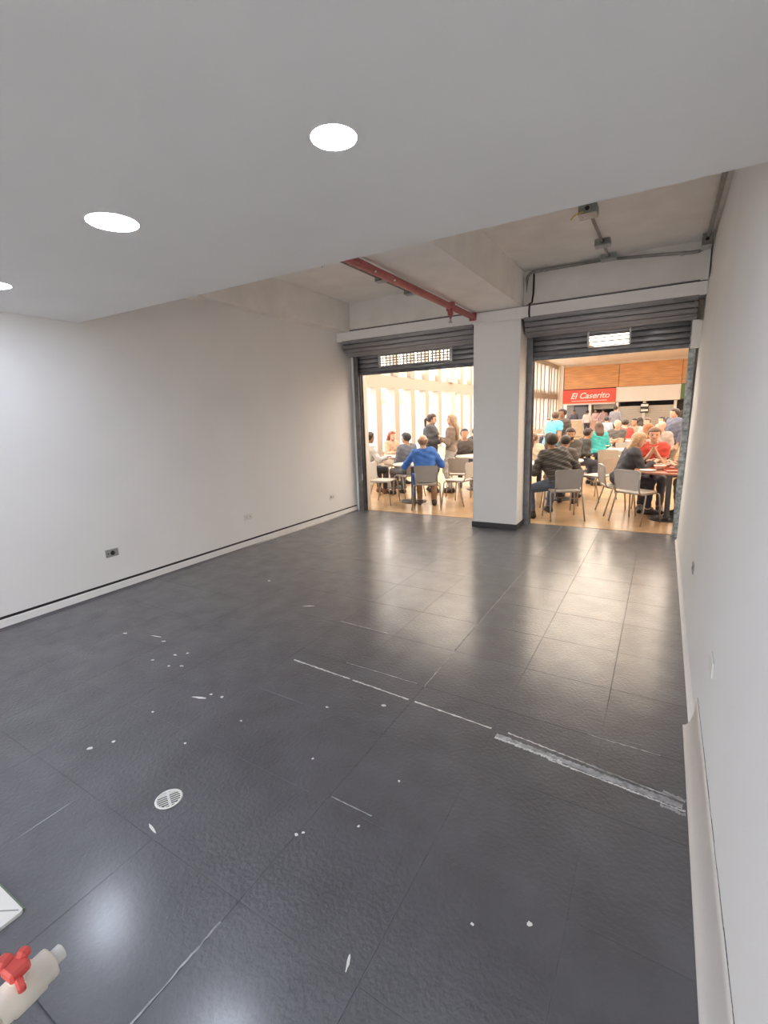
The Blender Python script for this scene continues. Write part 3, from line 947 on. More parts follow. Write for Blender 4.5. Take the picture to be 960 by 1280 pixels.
def lathe_thing(name, x, y, z, prof, m, label, cat, n=24):
    o = MB().lathe(prof, n=n).build(name, m)
    o.location = (x, y, z)
    tag(o, label, cat)
    return o
def tray(x, y, z, a, label, m=None):
    o = MB().box(-.2, .2, -.14, .14, 0, .008, bev=.003)
    o.box(-.2, .2, -.14, -.132, .008, .022); o.box(-.2, .2, .132, .14, .008, .022); o.box(-.2, -.192, -.132, .132, .008, .022); o.box(.192, .2, -.132, .132, .008, .022)
    o = o.build('serving_tray', m or M_tray)
    o.location = (x, y, z); o.rotation_euler.z = math.radians(a)
    tag(o, label, 'tray')
T0 = .73
tray(.26, 7.78, T0, 12, 'red brown tray with yellow cup on the round table')
tray(.0, 8.22, T0, -6, 'red brown tray in front of the man in red')
PB = [(0, 0), (.035, 0), (.045, .01), (.085, .06), (.088, .065), (.082, .062), (.04, .018), (0, .015)]
lathe_thing('soup_bowl', .0, 7.93, T0, PB, M_bowl, 'pink bowl beside the blonde woman\'s hands', 'bowl')
lathe_thing('soup_bowl', -.05, 8.24, T0+.009, [(q[0]*.85, q[1]*.8) for q in PB], M_white, 'white bowl on the tray before the man in red', 'bowl')
lathe_thing('soup_bowl', .09, 8.21, T0+.009, [(q[0]*.8, q[1]*.7) for q in PB], M_bowl, 'small pink bowl on the tray before the man in red', 'bowl')
lathe_thing('dinner_plate', -.15, 7.78, T0, [(0, 0), (.07, 0), (.11, .012), (.112, .014), (.07, .005), (0, .004)], M_white, 'white plate near the edge of the round brown table', 'plate')
lathe_thing('paper_cup', .27, 7.80, T0+.009, [(0, 0), (.028, 0), (.038, .09), (.036, .09), (.027, .004), (0, .004)], M_cup, 'yellow cup on the tray at the round table', 'cup')
def paper(x, y, a, label, z=T0, w=.2, d=.14):
    o = MB().prism([(-w/2, -d/2), (w/2, -d/2), (w/2, d/2-.02), (w/2-.02, d/2), (-w/2, d/2)], lambda p, t: (p[0], p[1], .0005+t*.006)).build('paper', M_paper)
    o.location = (x, y, z); o.rotation_euler.z = math.radians(a); tag(o, label, 'paper')
paper(-1.36, 9.28, 15, 'white paper in front of the bearded man')
paper(-3.55, 9.62, -10, 'white paper on the round table behind the couple')
paper(-3.25, 9.75, 30, 'second white sheet at the far side of the couple\'s table')
paper(-4.15, 7.90, 25, 'white paper by the blue-jacketed person\'s hand')

# ------------------------------------------------------------------ people
def surface_nets(F, org, h):
    S = F < 0
    n = [d-1 for d in F.shape]
    cnt = np.zeros(n, np.int8)
    for a in (0, 1):
        for b in (0, 1):
            for c in (0, 1):
                cnt += S[a:a+n[0], b:b+n[1], c:c+n[2]]
    act = np.argwhere((cnt > 0) & (cnt < 8))
    idx = -np.ones(n, np.int64)
    idx[act[:, 0], act[:, 1], act[:, 2]] = np.arange(len(act))
    pos = np.zeros((len(act), 3)); num = np.zeros(len(act))
    cor = [(a, b, c) for a in (0, 1) for b in (0, 1) for c in (0, 1)]
    for p in cor:
        for ax in range(3):
            if p[ax] == 1:
                continue
            q = list(p); q[ax] = 1
            fa = F[act[:, 0]+p[0], act[:, 1]+p[1], act[:, 2]+p[2]]
            fb = F[act[:, 0]+q[0], act[:, 1]+q[1], act[:, 2]+q[2]]
            m = (fa < 0) != (fb < 0)
            t = fa[m]/(fa[m]-fb[m])
            e = np.tile(np.array(p, float), (m.sum(), 1)); e[:, ax] = t
            pos[m] += e; num[m] += 1
    V = (act + pos/num[:, None])*h + org
    Fs = []
    for ax in range(3):
        o1, o2 = (ax+1) % 3, (ax+2) % 3
        sl0 = [slice(None)]*3; sl1 = [slice(None)]*3
        sl0[ax] = slice(0, -1); sl1[ax] = slice(1, None)
        ch = S[tuple(sl0)] != S[tuple(sl1)]
        E_ = np.argwhere(ch)
        ok = (E_[:, o1] > 0) & (E_[:, o2] > 0) & (E_[:, o1] < n[o1]) & (E_[:, o2] < n[o2])
        E_ = E_[ok]
        ins = S[E_[:, 0], E_[:, 1], E_[:, 2]]
        q = []
        for (a, b) in ((0, 0), (-1, 0), (-1, -1), (0, -1)):
            c = E_.copy(); c[:, o1] += a; c[:, o2] += b
            q.append(idx[c[:, 0], c[:, 1], c[:, 2]])
        q = np.stack(q, 1)
        q[~ins] = q[~ins][:, ::-1]
        Fs.append(q)
    return V, np.concatenate(Fs)

def rc_sdf(P, a, b, ra, rb):
    ba = b-a; L2 = max(ba @ ba, 1e-9)
    t = np.clip(((P-a) @ ba)/L2, 0, 1)
    d = np.linalg.norm(P - a - t[..., None]*ba, axis=-1)
    return d - (ra + (rb-ra)*t)

class Field:
    def __init__(s, lo, hi, h):
        s.h = h; s.org = np.array(lo)-3*h
        s.n = np.ceil((np.array(hi)-np.array(lo))/h).astype(int)+7
        s.F = np.full(s.n, 0.5)
    def grid(s, lo, hi):
        i0 = np.maximum(0, np.floor((lo-s.org)/s.h).astype(int)); i1 = np.minimum(s.n, np.ceil((hi-s.org)/s.h).astype(int)+1)
        ax = [s.org[k]+s.h*np.arange(i0[k], i1[k]) for k in range(3)]
        G = np.stack(np.meshgrid(*ax, indexing='ij'), -1)
        return tuple(slice(i0[k], i1[k]) for k in range(3)), G
    def add(s, a, b, ra, rb, k):
        m = max(ra, rb)+k+2.5*s.h
        sl, G = s.grid(np.minimum(a, b)-m, np.maximum(a, b)+m)
        d = rc_sdf(G, a, b, ra, rb)
        f = s.F[sl]
        hh = np.clip(.5+.5*(f-d)/k, 0, 1)
        s.F[sl] = f*(1-hh)+d*hh - k*hh*(1-hh)
    def sub(s, a, r, k):
        m = r+k+2*s.h
        sl, G = s.grid(a-m, a+m)
        d = -(np.linalg.norm(G-a, axis=-1)-r)
        f = s.F[sl]
        hh = np.clip(.5-.5*(f-d)/k, 0, 1)
        s.F[sl] = f*(1-hh)+d*hh + k*hh*(1-hh)

def vnormals(V, Q):
    fn = np.cross(V[Q[:, 2]]-V[Q[:, 0]], V[Q[:, 3]]-V[Q[:, 1]])
    N = np.zeros_like(V)
    for k in range(4):
        np.add.at(N, Q[:, k], fn)
    return N/np.maximum(np.linalg.norm(N, axis=1), 1e-12)[:, None]

def smooth_v(V, Q, it=1, lam=.5):
    for _ in range(it):
        A = np.zeros_like(V); c = np.zeros(len(V))
        for k in range(4):
            np.add.at(A, Q[:, k], V[Q[:, (k+1) % 4]]); np.add.at(A, Q[:, k], V[Q[:, k-1]]); np.add.at(c, Q[:, k], 2)
        V = V*(1-lam) + lam*A/np.maximum(c, 1)[:, None]
    return V

def np_mesh(name, V, Q, m):
    me = bpy.data.meshes.new(name)
    me.vertices.add(len(V)); me.vertices.foreach_set('co', V.astype(np.float32).ravel())
    me.loops.add(Q.size); me.loops.foreach_set('vertex_index', Q.astype(np.int32).ravel())
    me.polygons.add(len(Q)); me.polygons.foreach_set('loop_start', np.arange(0, Q.size, 4, dtype=np.int32))
    me.polygons.foreach_set('use_smooth', np.ones(len(Q), bool))
    me.materials.append(m)
    me.update(calc_edges=True); me.validate()
    return me

def A3(*v):
    return np.array(v, float)

def ik(a, t, l1, l2, hint):
    d = t-a; L = np.linalg.norm(d); u = d/max(L, 1e-6)
    L = min(L, (l1+l2)*.995)
    t = a+u*L
    x = (l1*l1-l2*l2+L*L)/(2*L)
    r = math.sqrt(max(0, l1*l1-x*x))
    hp = hint - (hint @ u)*u
    hp = hp/max(np.linalg.norm(hp), 1e-6)
    return a+u*x+hp*r, t

def rotm(yaw_, pitch, roll=0):
    cz, sz = math.cos(yaw_), math.sin(yaw_); cx, sx = math.cos(pitch), math.sin(pitch); cy, sy = math.cos(roll), math.sin(roll)
    Rz = np.array([[cz, -sz, 0], [sz, cz, 0], [0, 0, 1]]); Rx = np.array([[1, 0, 0], [0, cx, -sx], [0, sx, cx]]); Ry = np.array([[cy, 0, sy], [0, 1, 0], [-sy, 0, cy]])
    return Rz @ Rx @ Ry

SKIN = {'l': (.62, .38, .28), 'm': (.46, .26, .17), 'd': (.30, .16, .10)}
def cmat(kind, c, **k):
    return mat('%s_%03d_%03d_%03d' % (kind, c[0]*255, c[1]*255, c[2]*255), c, **k)

def person(label, x, y, heading, sit=True, s=1.0, lean=6, side=0, twist=0, hl=None, hr=None, fl_=None, fr_=None, head=(0, 0), hair='short', hc=(.03, .02, .015),
           skin='m', top=(.1, .1, .1), bottom=(.05, .06, .09), shoes=(.03, .03, .03), res=.02, sleeve=1.0, fat=1.0, coat=0.0, group='people in the food hall', z0=0.0, stripes=False, fold=.006, beard=False):
    hi = res < .013
    pr = []   # (a, b, ra, rb, region, t-range)
    hipz = (.455+.098*s) if sit else .93*s
    P = A3(0, 0, hipz)
    Rt = rotm(math.radians(twist), -math.radians(lean), math.radians(side))
    def tp(xx, yy, zz):
        return P + Rt @ A3(xx, yy, zz)*s
    f_ = fat
    # torso from horizontal rounded bars
    pr.append((tp(-.075, -.01, 0), tp(.075, -.01, 0), .105*s*f_, .105*s*f_, 'pelvis'))
    pr.append((tp(-.06, 0, .14), tp(.06, 0, .14), .098*s*f_, .098*s*f_, 'torso'))
    pr.append((tp(-.075, .005, .27), tp(.075, .005, .27), .105*s*f_, .105*s*f_, 'torso'))
    pr.append((tp(-.09, -.005, .38), tp(.09, -.005, .38), .10*s*f_, .10*s*f_, 'torso'))
    pr.append((tp(-.135, -.015, .455), tp(.135, -.015, .455), .064*s, .064*s, 'torso'))
    nb = tp(0, -.015, .47)
    Rh0 = rotm(math.radians(twist*.5), -math.radians(lean*.45), math.radians(side*.4))
    hb = nb + Rh0 @ A3(0, .015, .10)*s
    Rh = rotm(math.radians(twist+head[0]), -math.radians(lean*.2)+math.radians(head[1]), math.radians(side*.2))
    hc_ = hb + Rh @ A3(0, .012, .085)*s
    def hp_(xx, yy, zz):
        return hc_ + Rh @ A3(xx, yy, zz)*s
    pr.append((nb, hb+Rh @ A3(0, .0, .03)*s, .058*s, .050*s, 'neck'))
    pr.append((hp_(0, -.018, .018), hp_(0, .016, .030), .088*s, .078*s, 'head'))
    pr.append((hp_(0, .018, -.02), hp_(0, .040, -.075), .066*s, .040*s, 'head'))
    pr.append((hp_(-.022, .045, -.055), hp_(.022, .045, -.055), .036*s, .036*s, 'head'))
    if res < .021:
        pr.append((hp_(0, .088, .012), hp_(0, .106, -.026), .010*s, .015*s, 'head'))
        for q in (-1, 1):
            pr.append((hp_(q*.080, -.005, .012), hp_(q*.078, -.002, -.028), .014*s, .009*s, 'head'))
        pr.append((hp_(-.03, .080, .035), hp_(.03, .080, .035), .014*s, .014*s, 'head'))
    # arms
    for q, tgt in ((-1, hl), (1, hr)):
        S_ = tp(q*.165, -.01, .445)
        if tgt is None:
            tgt = tp(q*.24, .06, -.07) if not sit else P + A3(q*.13, .30, .12)*s
        else:
            tgt = A3(*tgt)
        E_, W_ = ik(S_, tgt, .285*s, .255*s, A3(q*.55, -.55, -.8))
        pr.append((S_, E_, .056*s*f_**.5, .044*s, 'uparm'))
        pr.append((E_, W_, .043*s, .030*s, 'forearm'))
        d = (W_-E_)/np.linalg.norm(W_-E_)
        sd = np.cross(d, A3(0, 0, 1)); sd = sd/max(np.linalg.norm(sd), 1e-6)
        if not sit and tgt[2] < hipz+.05:
            sd = A3(0, 1, 0)
        nn_ = np.cross(sd, d)
        curl = -nn_ if nn_[2] > 0 else nn_
        for e in (-.022, 0, .022):
            pr.append((W_+d*.01*s+sd*e*.6*s, W_+d*.085*s+sd*e*s, .017*s, .015*s, 'hand'))
        if res < .021:
            rr = max(.0085*s, res*.62)
            for j, (e, ln) in enumerate(((-.031, .055), (-.0105, .072), (.0105, .068), (.031, .050))):
                b0 = W_+d*.088*s+sd*e*s
                b1 = b0 + (d*ln*.55+sd*e*.15+curl*ln*.15)*s
                b2 = b1 + (d*ln*.35+curl*ln*.40)*s
                pr.append((b0, b1, rr, rr*.95, 'hand')); pr.append((b1, b2, rr*.95, rr*.8, 'hand'))
            th0 = W_+d*.03*s - q*sd*.026*s
            th1 = th0 + (d*.03 - q*sd*.032 + curl*.012)*s
            pr.append((th0, th1, rr*1.2, rr, 'hand')); pr.append((th1, th1+(d*.030-q*sd*.006)*s, rr, rr*.85, 'hand'))
    # legs
    for q, tgt in ((-1, fl_), (1, fr_)):
        Hh = P + A3(q*.088, 0, -.02)*s
        if tgt is None:
            tgt = A3(q*.13*s, .40*s, .085) if sit else A3(q*.10*s, -.01+.03*q, .085)
        else:
            tgt = A3(*tgt)
        K_, An = ik(Hh, tgt, .43*s, .43*s, A3(q*.10, 1, .65) if sit else A3(0, 1, 0))
        pr.append((Hh, K_, .088*s*f_**.5, .060*s, 'thigh'))
        pr.append((K_, An, .057*s, .040*s, 'shin'))
        fd = K_-An; fd = A3(q*.12, 1, 0) if abs(fd[1]) < .35 else A3(q*.15, 1, 0)
        fd /= np.linalg.norm(fd)
        gz = .045-An[2]
        pr.append((An+A3(0, -.035*s, gz), An+fd*.16*s+A3(0, 0, gz-.012), .040*s, .032*s, 'foot'))
        pr.append((An, An+fd*.08*s+A3(0, 0, gz), .042*s, .036*s, 'foot'))
    A = np.array([p[0] for p in pr]); B = np.array([p[1] for p in pr]); RR = np.array([max(p[2], p[3]) for p in pr])
    lo = np.minimum(A, B).min(0)-RR.max(); hi_ = np.maximum(A, B).max(0)+RR.max()
    fd_ = Field(lo, hi_, res)
    KS = {'pelvis': .07, 'torso': .07, 'neck': .035, 'head': .03, 'uparm': .035, 'forearm': .018, 'hand': .008, 'thigh': .035, 'shin': .02, 'foot': .018}
    for p in pr:
        kk = KS[p[4]]
        if p[4] == 'head' and max(p[2], p[3]) < .03*s:
            kk = .014
        if p[4] == 'hand' and max(p[2], p[3]) < .012:
            kk = .005
        fd_.add(p[0], p[1], p[2], p[3], kk)
    if hi:
        for q in (-1, 1):
            fd_.sub(hp_(q*.032, .108, .006), .022*s, .012)
    V, Q = surface_nets(fd_.F, fd_.org, res)
    V = smooth_v(V, Q, 1, .4)
    N = vnormals(V, Q)
    D = np.stack([rc_sdf(V, *p[:4]) for p in pr], 1)
    near = D.argmin(1)
    reg = np.array([p[4] for p in pr])[near]
    sm = cmat('skin', SKIN[skin], rough=.55, var=.06, vscale=10)
    Rz = rotm(math.radians(heading), 0)
    root = link('person', np_mesh('person', V, Q, sm), None, (x, y, z0), math.radians(heading))
    tag(root, label, 'person', group)
    # cloth: faces of the body pushed outwards
    tors = (V-P) @ Rt      # torso coordinates
    fore = np.isin(reg, ['forearm'])
    tf = np.zeros(len(V))
    for i, p in enumerate(pr):
        if p[4] == 'forearm':
            mm = near == i
            ba = p[1]-p[0]; tf[mm] = ((V[mm]-p[0]) @ ba)/(ba @ ba)
    shirt = np.isin(reg, ['torso', 'uparm']) | (fore & (tf < .93*sleeve)) | ((reg == 'pelvis') & (tors[:, 2] > -.03*s)) | ((reg == 'neck') & (((V-nb) @ Rh0)[:, 2] < .035*s))
    if sleeve < .3:
        ut = np.ones(len(V))
        for i, p in enumerate(pr):
            if p[4] == 'uparm':
                mm = near == i
                ba = p[1]-p[0]; ut[mm] = ((V[mm]-p[0]) @ ba)/(ba @ ba)
        shirt &= ~((reg == 'uparm') & (ut > .62) & (ut <= 1.0)) 
        shirt &= ~fore
    if coat:
        shirt |= np.isin(reg, ['pelvis', 'thigh']) & (V[:, 2] > hipz-coat)
    trou = np.isin(reg, ['pelvis', 'thigh', 'shin'])
    foot = reg == 'foot'
    def cloth(name, mask, off, m, fold_, fs=26, minf=8):
        fm = mask[Q].all(1)
        if fm.sum() < minf:
            return None
        q = Q[fm]
        u, inv = np.unique(q, return_inverse=True)
        q2 = inv.reshape(q.shape)
        v = V[u]; n_ = N[u]
        ph = rng.random(3)*6
        w_ = np.sin(v[:, 0]*fs+ph[0]+2*np.sin(v[:, 2]*9))*np.sin(v[:, 2]*fs*1.5+ph[1]+v[:, 1]*fs*.6)
        v = v + n_*(off + fold_*w_ + fold_*.6*np.sin(v[:, 2]*fs*2.7+v[:, 0]*fs))[:, None]
        return link(name, np_mesh(name, v, q2, m), root)
    ctop = cmat('cloth', top, rough=.8, var=.12, vscale=14, bump=.15, bscale=300) if not stripes else MATS['striped_jacket']
    cbot = cmat('cloth', bottom, rough=.85, var=.12, vscale=14, bump=.15, bscale=300)
    csh = cmat('shoe', shoes, rough=.5)
    cloth('shirt', shirt, .016+(.006 if coat else 0), ctop, fold)
    cloth('trousers', trou, .010, cbot, .004)
    fi = [i for i, p in enumerate(pr) if p[4] == 'foot']
    for pair in (fi[:2], fi[2:]):
        cloth('shoe', foot & np.isin(near, pair), .007, csh, 0)
    # hair
    if hair != 'none':
        hm = cmat('hair', hc, rough=.5, var=.25, vscale=40, bump=.4, bscale=120)
        hres = max(res*.85, .010)
        Hf = Field(hc_-A3(.3, .3, .55)*s, hc_+A3(.3, .3, .2)*s, hres)
        lengths = []
        Hf.add(hp_(0, -.022, .024), hp_(0, .012, .040), .098*s, .088*s, .01)
        if hair in ('long', 'longtail'):
            drop = A3(0, 0, -1)
            back = Rh @ A3(0, -1, 0)
            for q in (-1, 0, 1):
                a0 = hp_(q*.060, -.045, .0)
                a1 = a0 + (drop*.17 + back*.075)*s
                a2 = a1 + (drop*.24 + back*.03)*s
                Hf.add(a0, a1, .052*s, .046*s, .02); Hf.add(a1, a2, .046*s, .024*s, .02)
        if hair == 'tail':
            a0 = hp_(0, -.105, .01)
            Hf.add(a0, a0+Rh @ A3(0, -.035, -.03)*s, .028*s, .030*s, .01)
            Hf.add(a0+Rh @ A3(0, -.035, -.03)*s, a0+(Rh @ A3(0, -.045, 0)+A3(0, 0, -.22))*s, .030*s, .014*s, .01)
        if hair == 'bun':
            a0 = hp_(0, -.10, .05)
            Hf.add(a0, a0+Rh @ A3(0, -.02, .01)*s, .042*s, .040*s, .008)
        ax = [Hf.org[k]+hres*np.arange(Hf.n[k]) for k in range(3)]
        G = np.stack(np.meshgrid(*ax, indexing='ij'), -1)
        L = ((G-hc_) @ Rh)/s
        face = np.maximum.reduce([.030-L[..., 1], L[..., 2]-.052, np.abs(L[..., 0])-.085])
        if hair == 'balding':
            face = np.minimum(face, .028-L[..., 2]*-1 - 2*0) if False else np.minimum(face, .045-L[..., 2])
        f2 = np.maximum(Hf.F, -face*s)
        lim = -.075 if hair in ('short', 'tail', 'bun', 'balding') else -9
        low = np.maximum(Hf.F*0 + (lim - L[..., 2]), L[..., 1]*-1 - .13) if hair == 'tail' else (lim - L[..., 2])
        if hair != 'tail':
            f2 = np.maximum(f2, low*s)
        hv, hq = surface_nets(f2, Hf.org, hres)
        if len(hq):
            hv = smooth_v(hv, hq, 1, .4)
            link('hair', np_mesh('hair', hv, hq, hm), root)
    if beard:
        Bf = Field(hc_-A3(.15, .15, .17)*s, hc_+A3(.15, .17, .1)*s, .010)
        Bf.add(hp_(0, .018, -.02), hp_(0, .040, -.078), .071*s, .047*s, .02)
        Bf.add(hp_(-.022, .045, -.058), hp_(.022, .045, -.058), .042*s, .042*s, .02)
        ax = [Bf.org[k]+.010*np.arange(Bf.n[k]) for k in range(3)]
        L = ((np.stack(np.meshgrid(*ax, indexing='ij'), -1)-hc_) @ Rh)/s
        bv, bq = surface_nets(np.maximum(Bf.F, np.maximum(L[..., 2]+.034, .005-L[..., 1])*s), Bf.org, .010)
        link('beard', np_mesh('beard', smooth_v(bv, bq, 1, .4), bq, cmat('hair', hc)), root)
    if hi:
        for q in (-1, 1):
            c = hp_(q*.032, .079, .007)
            e = MB().lathe([(0, -.011), (.008, -.008), (.0115, 0), (.008, .008), (0, .011)], n=10).build('eye', M_black, root)
            e.location = c
        c = hp_(0, .083, -.052)
        e = MB().lathe([(0, -.024), (.006, -.012), (.008, 0), (.006, .012), (0, .024)], n=8, M=Matrix.Rotation(PI/2, 4, 'Y')).build('lips', cmat('lips', (.42, .15, .13), rough=.5), root)
        e.location = c; e.rotation_euler.z = math.radians(twist+head[0])
    return root, tp, hp_

# striped jacket cloth
m = bpy.data.materials.new('striped_jacket'); m.use_nodes = True
nt = m.node_tree; b = nt.nodes['Principled BSDF']; b.inputs['Roughness'].default_value = .7
tc = nt.nodes.new('ShaderNodeTexCoord'); mp = nt.nodes.new('ShaderNodeMapping'); mp.inputs['Rotation'].default_value = (0, math.radians(18), 0)
wv = nt.nodes.new('ShaderNodeTexWave'); wv.bands_direction = 'Z'; wv.inputs['Scale'].default_value = 9.0; wv.inputs['Distortion'].default_value = 1.6; wv.inputs['Detail'].default_value = 1
rp = nt.nodes.new('ShaderNodeValToRGB'); rp.color_ramp.elements[0].color = (.030, .027, .026, 1); rp.color_ramp.elements[1].color = (.075, .068, .062, 1)
rp.color_ramp.elements[0].position = .35; rp.color_ramp.elements[1].position = .8
nt.links.new(tc.outputs['Object'], mp.inputs[0]); nt.links.new(mp.outputs[0], wv.inputs['Vector']); nt.links.new(wv.outputs['Color'], rp.inputs[0]); nt.links.new(rp.outputs[0], b.inputs['Base Color'])
MATS['striped_jacket'] = m

# --- left opening
bl, tp, hp_ = person('seated person in bright blue jacket leaning over a table, back turned', -3.55, 7.55, 26, lean=24, side=-6, hl=(-.34, .46, .80), hr=(.26, .40, .78), hair='balding', hc=(.33, .20, .12),
       skin='l', top=(.05, .16, .52), bottom=(.32, .19, .11), shoes=(.06, .05, .05), res=.0125, head=(0, 12), fat=1.0, fl_=(-.12, .30, .085), fr_=(.14, .22, .085))
# jacket tail hanging beside the chair
mb = MB()
prof = []
for k in range(9):
    t = k/8
    wv_ = .05*math.sin(t*5)
    prof.append((.02+.02*math.sin(t*7), .62-.42*t, .095-.035*t))
for i in range(len(prof)):
    xo, z, hw = prof[i]
    for j in range(7):
        u = (j/6-.5)*2
        mb.v.append((-.235+.02*math.cos(u*4+i*.6), -.02+u*hw+xo, z))
for i in range(len(prof)-1):
    for j in range(6):
        mb.f.append((i*7+j, i*7+j+1, (i+1)*7+j+1, (i+1)*7+j)); mb.sm.append(True)
o = mb.build('jacket_tail', cmat('cloth', (.05, .16, .52)), bl)
sol = o.modifiers.new('thickness', 'SOLIDIFY'); sol.thickness = .012
person('person in pale shirt and dark trousers partly behind the left shutter rail', -5.36, 8.38, -30, lean=14, hl=(-.15, .42, .78), hr=(.2, .42, .78), top=(.55, .56, .58), bottom=(.05, .05, .06), res=.02, hc=(.02, .018, .016), skin='d', shoes=(.2, .11, .08))
person('seated woman with long red hair and beige top', -5.74, 10.12, -105, lean=10, hl=(-.05, .45, .80), hr=(.2, .40, .78), hair='long', hc=(.26, .06, .03), skin='l', top=(.46, .32, .23), bottom=(.45, .36, .28), res=.018, s=.94, head=(0, 0))
person('seated dark-haired person in grey suit facing the red-haired woman', -4.42, 8.55, 62, lean=6, top=(.13, .15, .19), bottom=(.10, .11, .14), res=.018, s=.96, hair='short', hc=(.03, .03, .035), skin='m', head=(25, 0))
person('standing person in dark grey jacket with ponytail', -4.23, 9.22, -72, sit=False, s=.965, top=(.085, .085, .10), bottom=(.10, .10, .12), hair='tail', hc=(.06, .035, .03), skin='l', res=.0125, coat=.20, hl=(-.10, .20, 1.05), hr=(.10, .21, 1.08), lean=2, head=(0, -4), fat=1.3)
person('standing woman with long light brown hair and pale trousers', -3.80, 9.30, 98, sit=False, s=.95, top=(.26, .20, .17), bottom=(.52, .52, .54), hair='long', hc=(.36, .24, .16), skin='l', res=.0125, hl=(-.08, .19, 1.15), hr=(.12, .18, 1.05), lean=-2, head=(5, 5), fat=.92)
person('seated person in dark top behind the couple\'s table', -3.97, 10.45, -150, lean=22, top=(.10, .085, .085), res=.022, head=(0, 15), hc=(.03, .025, .03), skin='m')
person('seated person in black top leaning to a neighbour behind the table', -4.05, 11.2, -120, lean=20, top=(.05, .05, .07), res=.022, skin='m')
person('seated person with bare face turned to the pillar', -4.10, 11.9, -140, lean=10, top=(.09, .09, .10), res=.022, skin='l')

# --- right opening
person('man in striped dark jacket and jeans seated with his back turned', -1.28, 7.62, 38, lean=30, side=-8, s=1.03, fat=1.2, hl=(-.36, .42, .70), hr=(.30, .34, .66), hair='short', hc=(.035, .025, .02), skin='d', top=(.05, .05, .05), stripes=True,
       bottom=(.07, .10, .16), shoes=(.02, .02, .022), res=.0115, head=(18, 6), fl_=(-.47, .02, .085), fr_=(-.02, .36, .085), fold=.009)
person('dark-haired person seated beside the striped jacket', -1.45, 8.42, -8, lean=22, s=.90, top=(.12, .10, .095), hc=(.025, .018, .015), res=.018)
person('bearded man in dark jacket facing the room', -1.58, 9.93, -163, lean=16, s=.98, hl=(.02, .48, .80), hr=(.10, .46, .80), top=(.085, .078, .07), bottom=(.06, .06, .07), hc=(.035, .022, .016), skin='m', res=.0115, head=(-5, -8), beard=True)
person('girl with brown ponytail and white top', -2.18, 9.55, 10, lean=8, s=.86, hair='tail', hc=(.16, .08, .045), top=(.66, .56, .45), res=.02, skin='l')
person('person in black bending over behind the bearded man', -1.62, 11.0, -60, lean=30, s=.96, top=(.035, .035, .035), res=.022)
person('standing person in bright sky blue shirt', -2.30, 11.9, -35, sit=False, s=.95, lean=14, top=(.14, .50, .80), bottom=(.04, .08, .13), sleeve=.2, hair='short', hc=(.12, .07, .05), skin='m', res=.02, coat=.06, fat=1.15)
person('standing dark-clad person behind the sky blue shirt', -2.14, 12.6, 140, sit=False, s=.98, top=(.09, .07, .06), bottom=(.05, .04, .04), hc=(.03, .02, .018), skin='d', res=.024)
person('seated person in teal top with dark brown hair', -1.36, 13.1, 25, lean=14, hair='long', hc=(.10, .055, .04), top=(.05, .38, .38), res=.024, skin='m')
person('bald man in dark grey shirt facing the room', -1.06, 14.32, 178, lean=8, s=1.02, hair='none', top=(.12, .105, .10), bottom=(.60, .55, .48), sleeve=.2, skin='l', shoes=(.05, .05, .05), res=.018, hl=(.06, .30, .80), hr=(-.04, .32, .82))
person('blonde woman in dark jacket bending over the round table', -.54, 8.22, -70, lean=24, s=.97, hair='long', hc=(.42, .27, .16), skin='l', top=(.045, .045, .055), bottom=(.04, .045, .07), res=.0115, hl=(-.10, .44, .80), hr=(.12, .44, .80), head=(-8, -14))
person('man in red shirt with clasped hands at the round table', -.12, 8.86, 183, lean=12, s=1.0, hair='short', hc=(.16, .09, .06), skin='l', top=(.56, .07, .05), bottom=(.08, .08, .10), sleeve=.2, res=.0115, hl=(-.03, .28, .93), hr=(.03, .28, .93), head=(0, -4), fat=1.08)
person('person in brown grey sleeve reaching to the table past the right shutter rail', .68, 8.12, 88, lean=26, s=1.0, hair='short', top=(.30, .24, .19), bottom=(.10, .10, .12), res=.018, hl=(-.08, .48, .78), hr=(.10, .50, .80), hc=(.1, .06, .04), skin='l')
person('standing person in blue grey padded jacket by the green sign', .24, 13.0, 120, sit=False, s=.93, lean=4, top=(.13, .14, .20), bottom=(.26, .21, .17), hair='short', hc=(.05, .035, .03), skin='l', res=.02, coat=.12, fat=1.35)
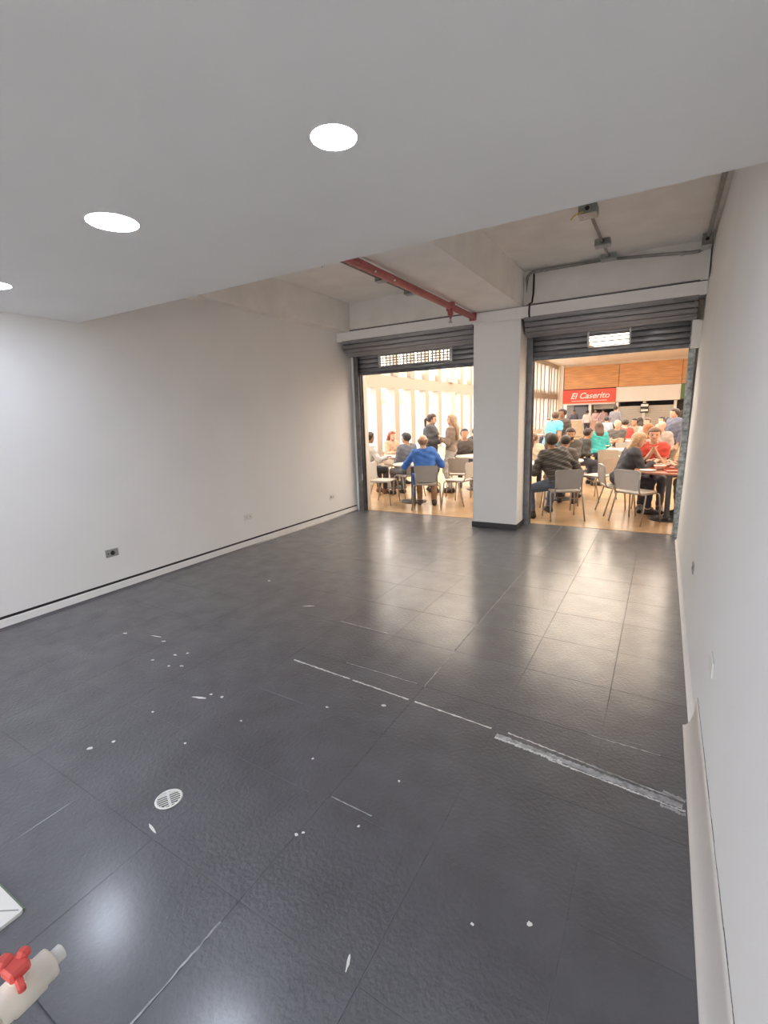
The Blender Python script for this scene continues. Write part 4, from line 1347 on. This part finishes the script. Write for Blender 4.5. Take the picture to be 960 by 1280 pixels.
# --- crowd in the middle of the hall
CROWD = [('person with long auburn hair and grey top behind the man in red', -.22, 11.3, 20, 18, 'long', (.30, .11, .04), (.35, .33, .33)),
         ('bald person in pale top behind the man in red', -.02, 12.65, 170, 8, 'none', (0, 0, 0), (.36, .30, .27)),
         ('person in red top seated before the grey stall shutters', -.95, 15.6, 15, 10, 'short', (.04, .03, .02), (.55, .06, .05)),
         ('dark-haired person in olive top looking toward the red top', -.72, 16.6, 150, 8, 'short', (.025, .02, .02), (.30, .26, .18)),
         ('person in dark grey jacket stooping before the grey shutters', -1.28, 17.2, -70, 22, 'short', (.03, .025, .02), (.13, .12, .12)),
         ('curly dark-haired person in brown seated under the menu boards', -.70, 18.6, 10, 8, 'long', (.035, .025, .02), (.17, .10, .07)),
         ('person in grey top with light face under the menu boards', -.40, 16.2, 160, 6, 'short', (.12, .07, .05), (.34, .33, .34)),
         ('dark-haired person with bun seated near the padded jacket', -.02, 18.2, 140, 6, 'bun', (.03, .022, .02), (.42, .30, .26)),
         ('person in wine red top near the padded jacket', .14, 16.9, 30, 8, 'short', (.03, .02, .02), (.25, .05, .07)),
         ('reddish-haired person seated at the window sill', -4.25, 18.2, 150, 10, 'long', (.25, .07, .04), (.55, .30, .26)),
         ('brown-haired person seated farther along the window sill', -4.15, 21.0, 160, 10, 'short', (.10, .06, .04), (.45, .34, .28)),
         ('person in pale blue seated near the counters', -2.0, 21.5, 20, 8, 'short', (.03, .03, .03), (.38, .44, .55))]
for (lb, x, y, hd_, ln, hr_, hcx, tpx) in CROWD:
    person(lb, x, y, hd_, lean=ln, hair=hr_, hc=hcx if hr_ != 'none' else (.1, .1, .1), top=tpx, res=.030, skin=random.choice('llm'))
    chair(x, y, hd_, 'chair under the ' + lb.split(' seated')[0].split(' looking')[0].split(' stooping')[0])
for (x, y, lb) in ((-.55, 15.2, 'table beside the red top'), (-.35, 17.4, 'table under the menu boards'), (-.3, 19.3, 'farthest table before the grey shutters'), (-4.4, 19.6, 'table by the window sill'), (-1.7, 22.2, 'table near the counters')):
    table(x, y, M_tabtop, 'small pale ' + lb, .38)
for (lb, x, y, hd_, tpx, s_) in (('standing man in grey jacket waiting at the stalls, seen from behind', -1.95, 24.5, 5, (.20, .20, .24), 1.03),
                                ('stall worker in pale pink behind the counter', -3.72, 32.9, 170, (.68, .48, .48), .96),
                                ('customer in mauve top at the short counter', -3.05, 30.6, 20, (.42, .30, .33), .98),
                                ('stall worker in dark top behind the beige counter', -5.0, 32.9, 180, (.12, .12, .16), .95),
                                ('customer in white at the narrow pink counter', -3.9, 30.4, 0, (.62, .56, .56), .93),
                                ('person in dark clothes near the green sign stall', .95, 29.5, 30, (.08, .06, .06), 1.0)):
    person(lb, x, y, hd_, sit=False, s=s_, top=tpx, bottom=(.07, .07, .09), res=.034, skin='m', group='people standing by the stalls')
for (x, y, hd_, lb) in ((-1.9, 13.9, 60, 'empty chair left of the bald man'), (-.55, 12.6, 100, 'empty chair near the auburn-haired person'), (-.75, 13.3, 200, 'empty chair right of the bald man'), (-2.2, 10.4, 20, 'empty chair beside the girl with ponytail')):
    chair(x, y, hd_, lb)
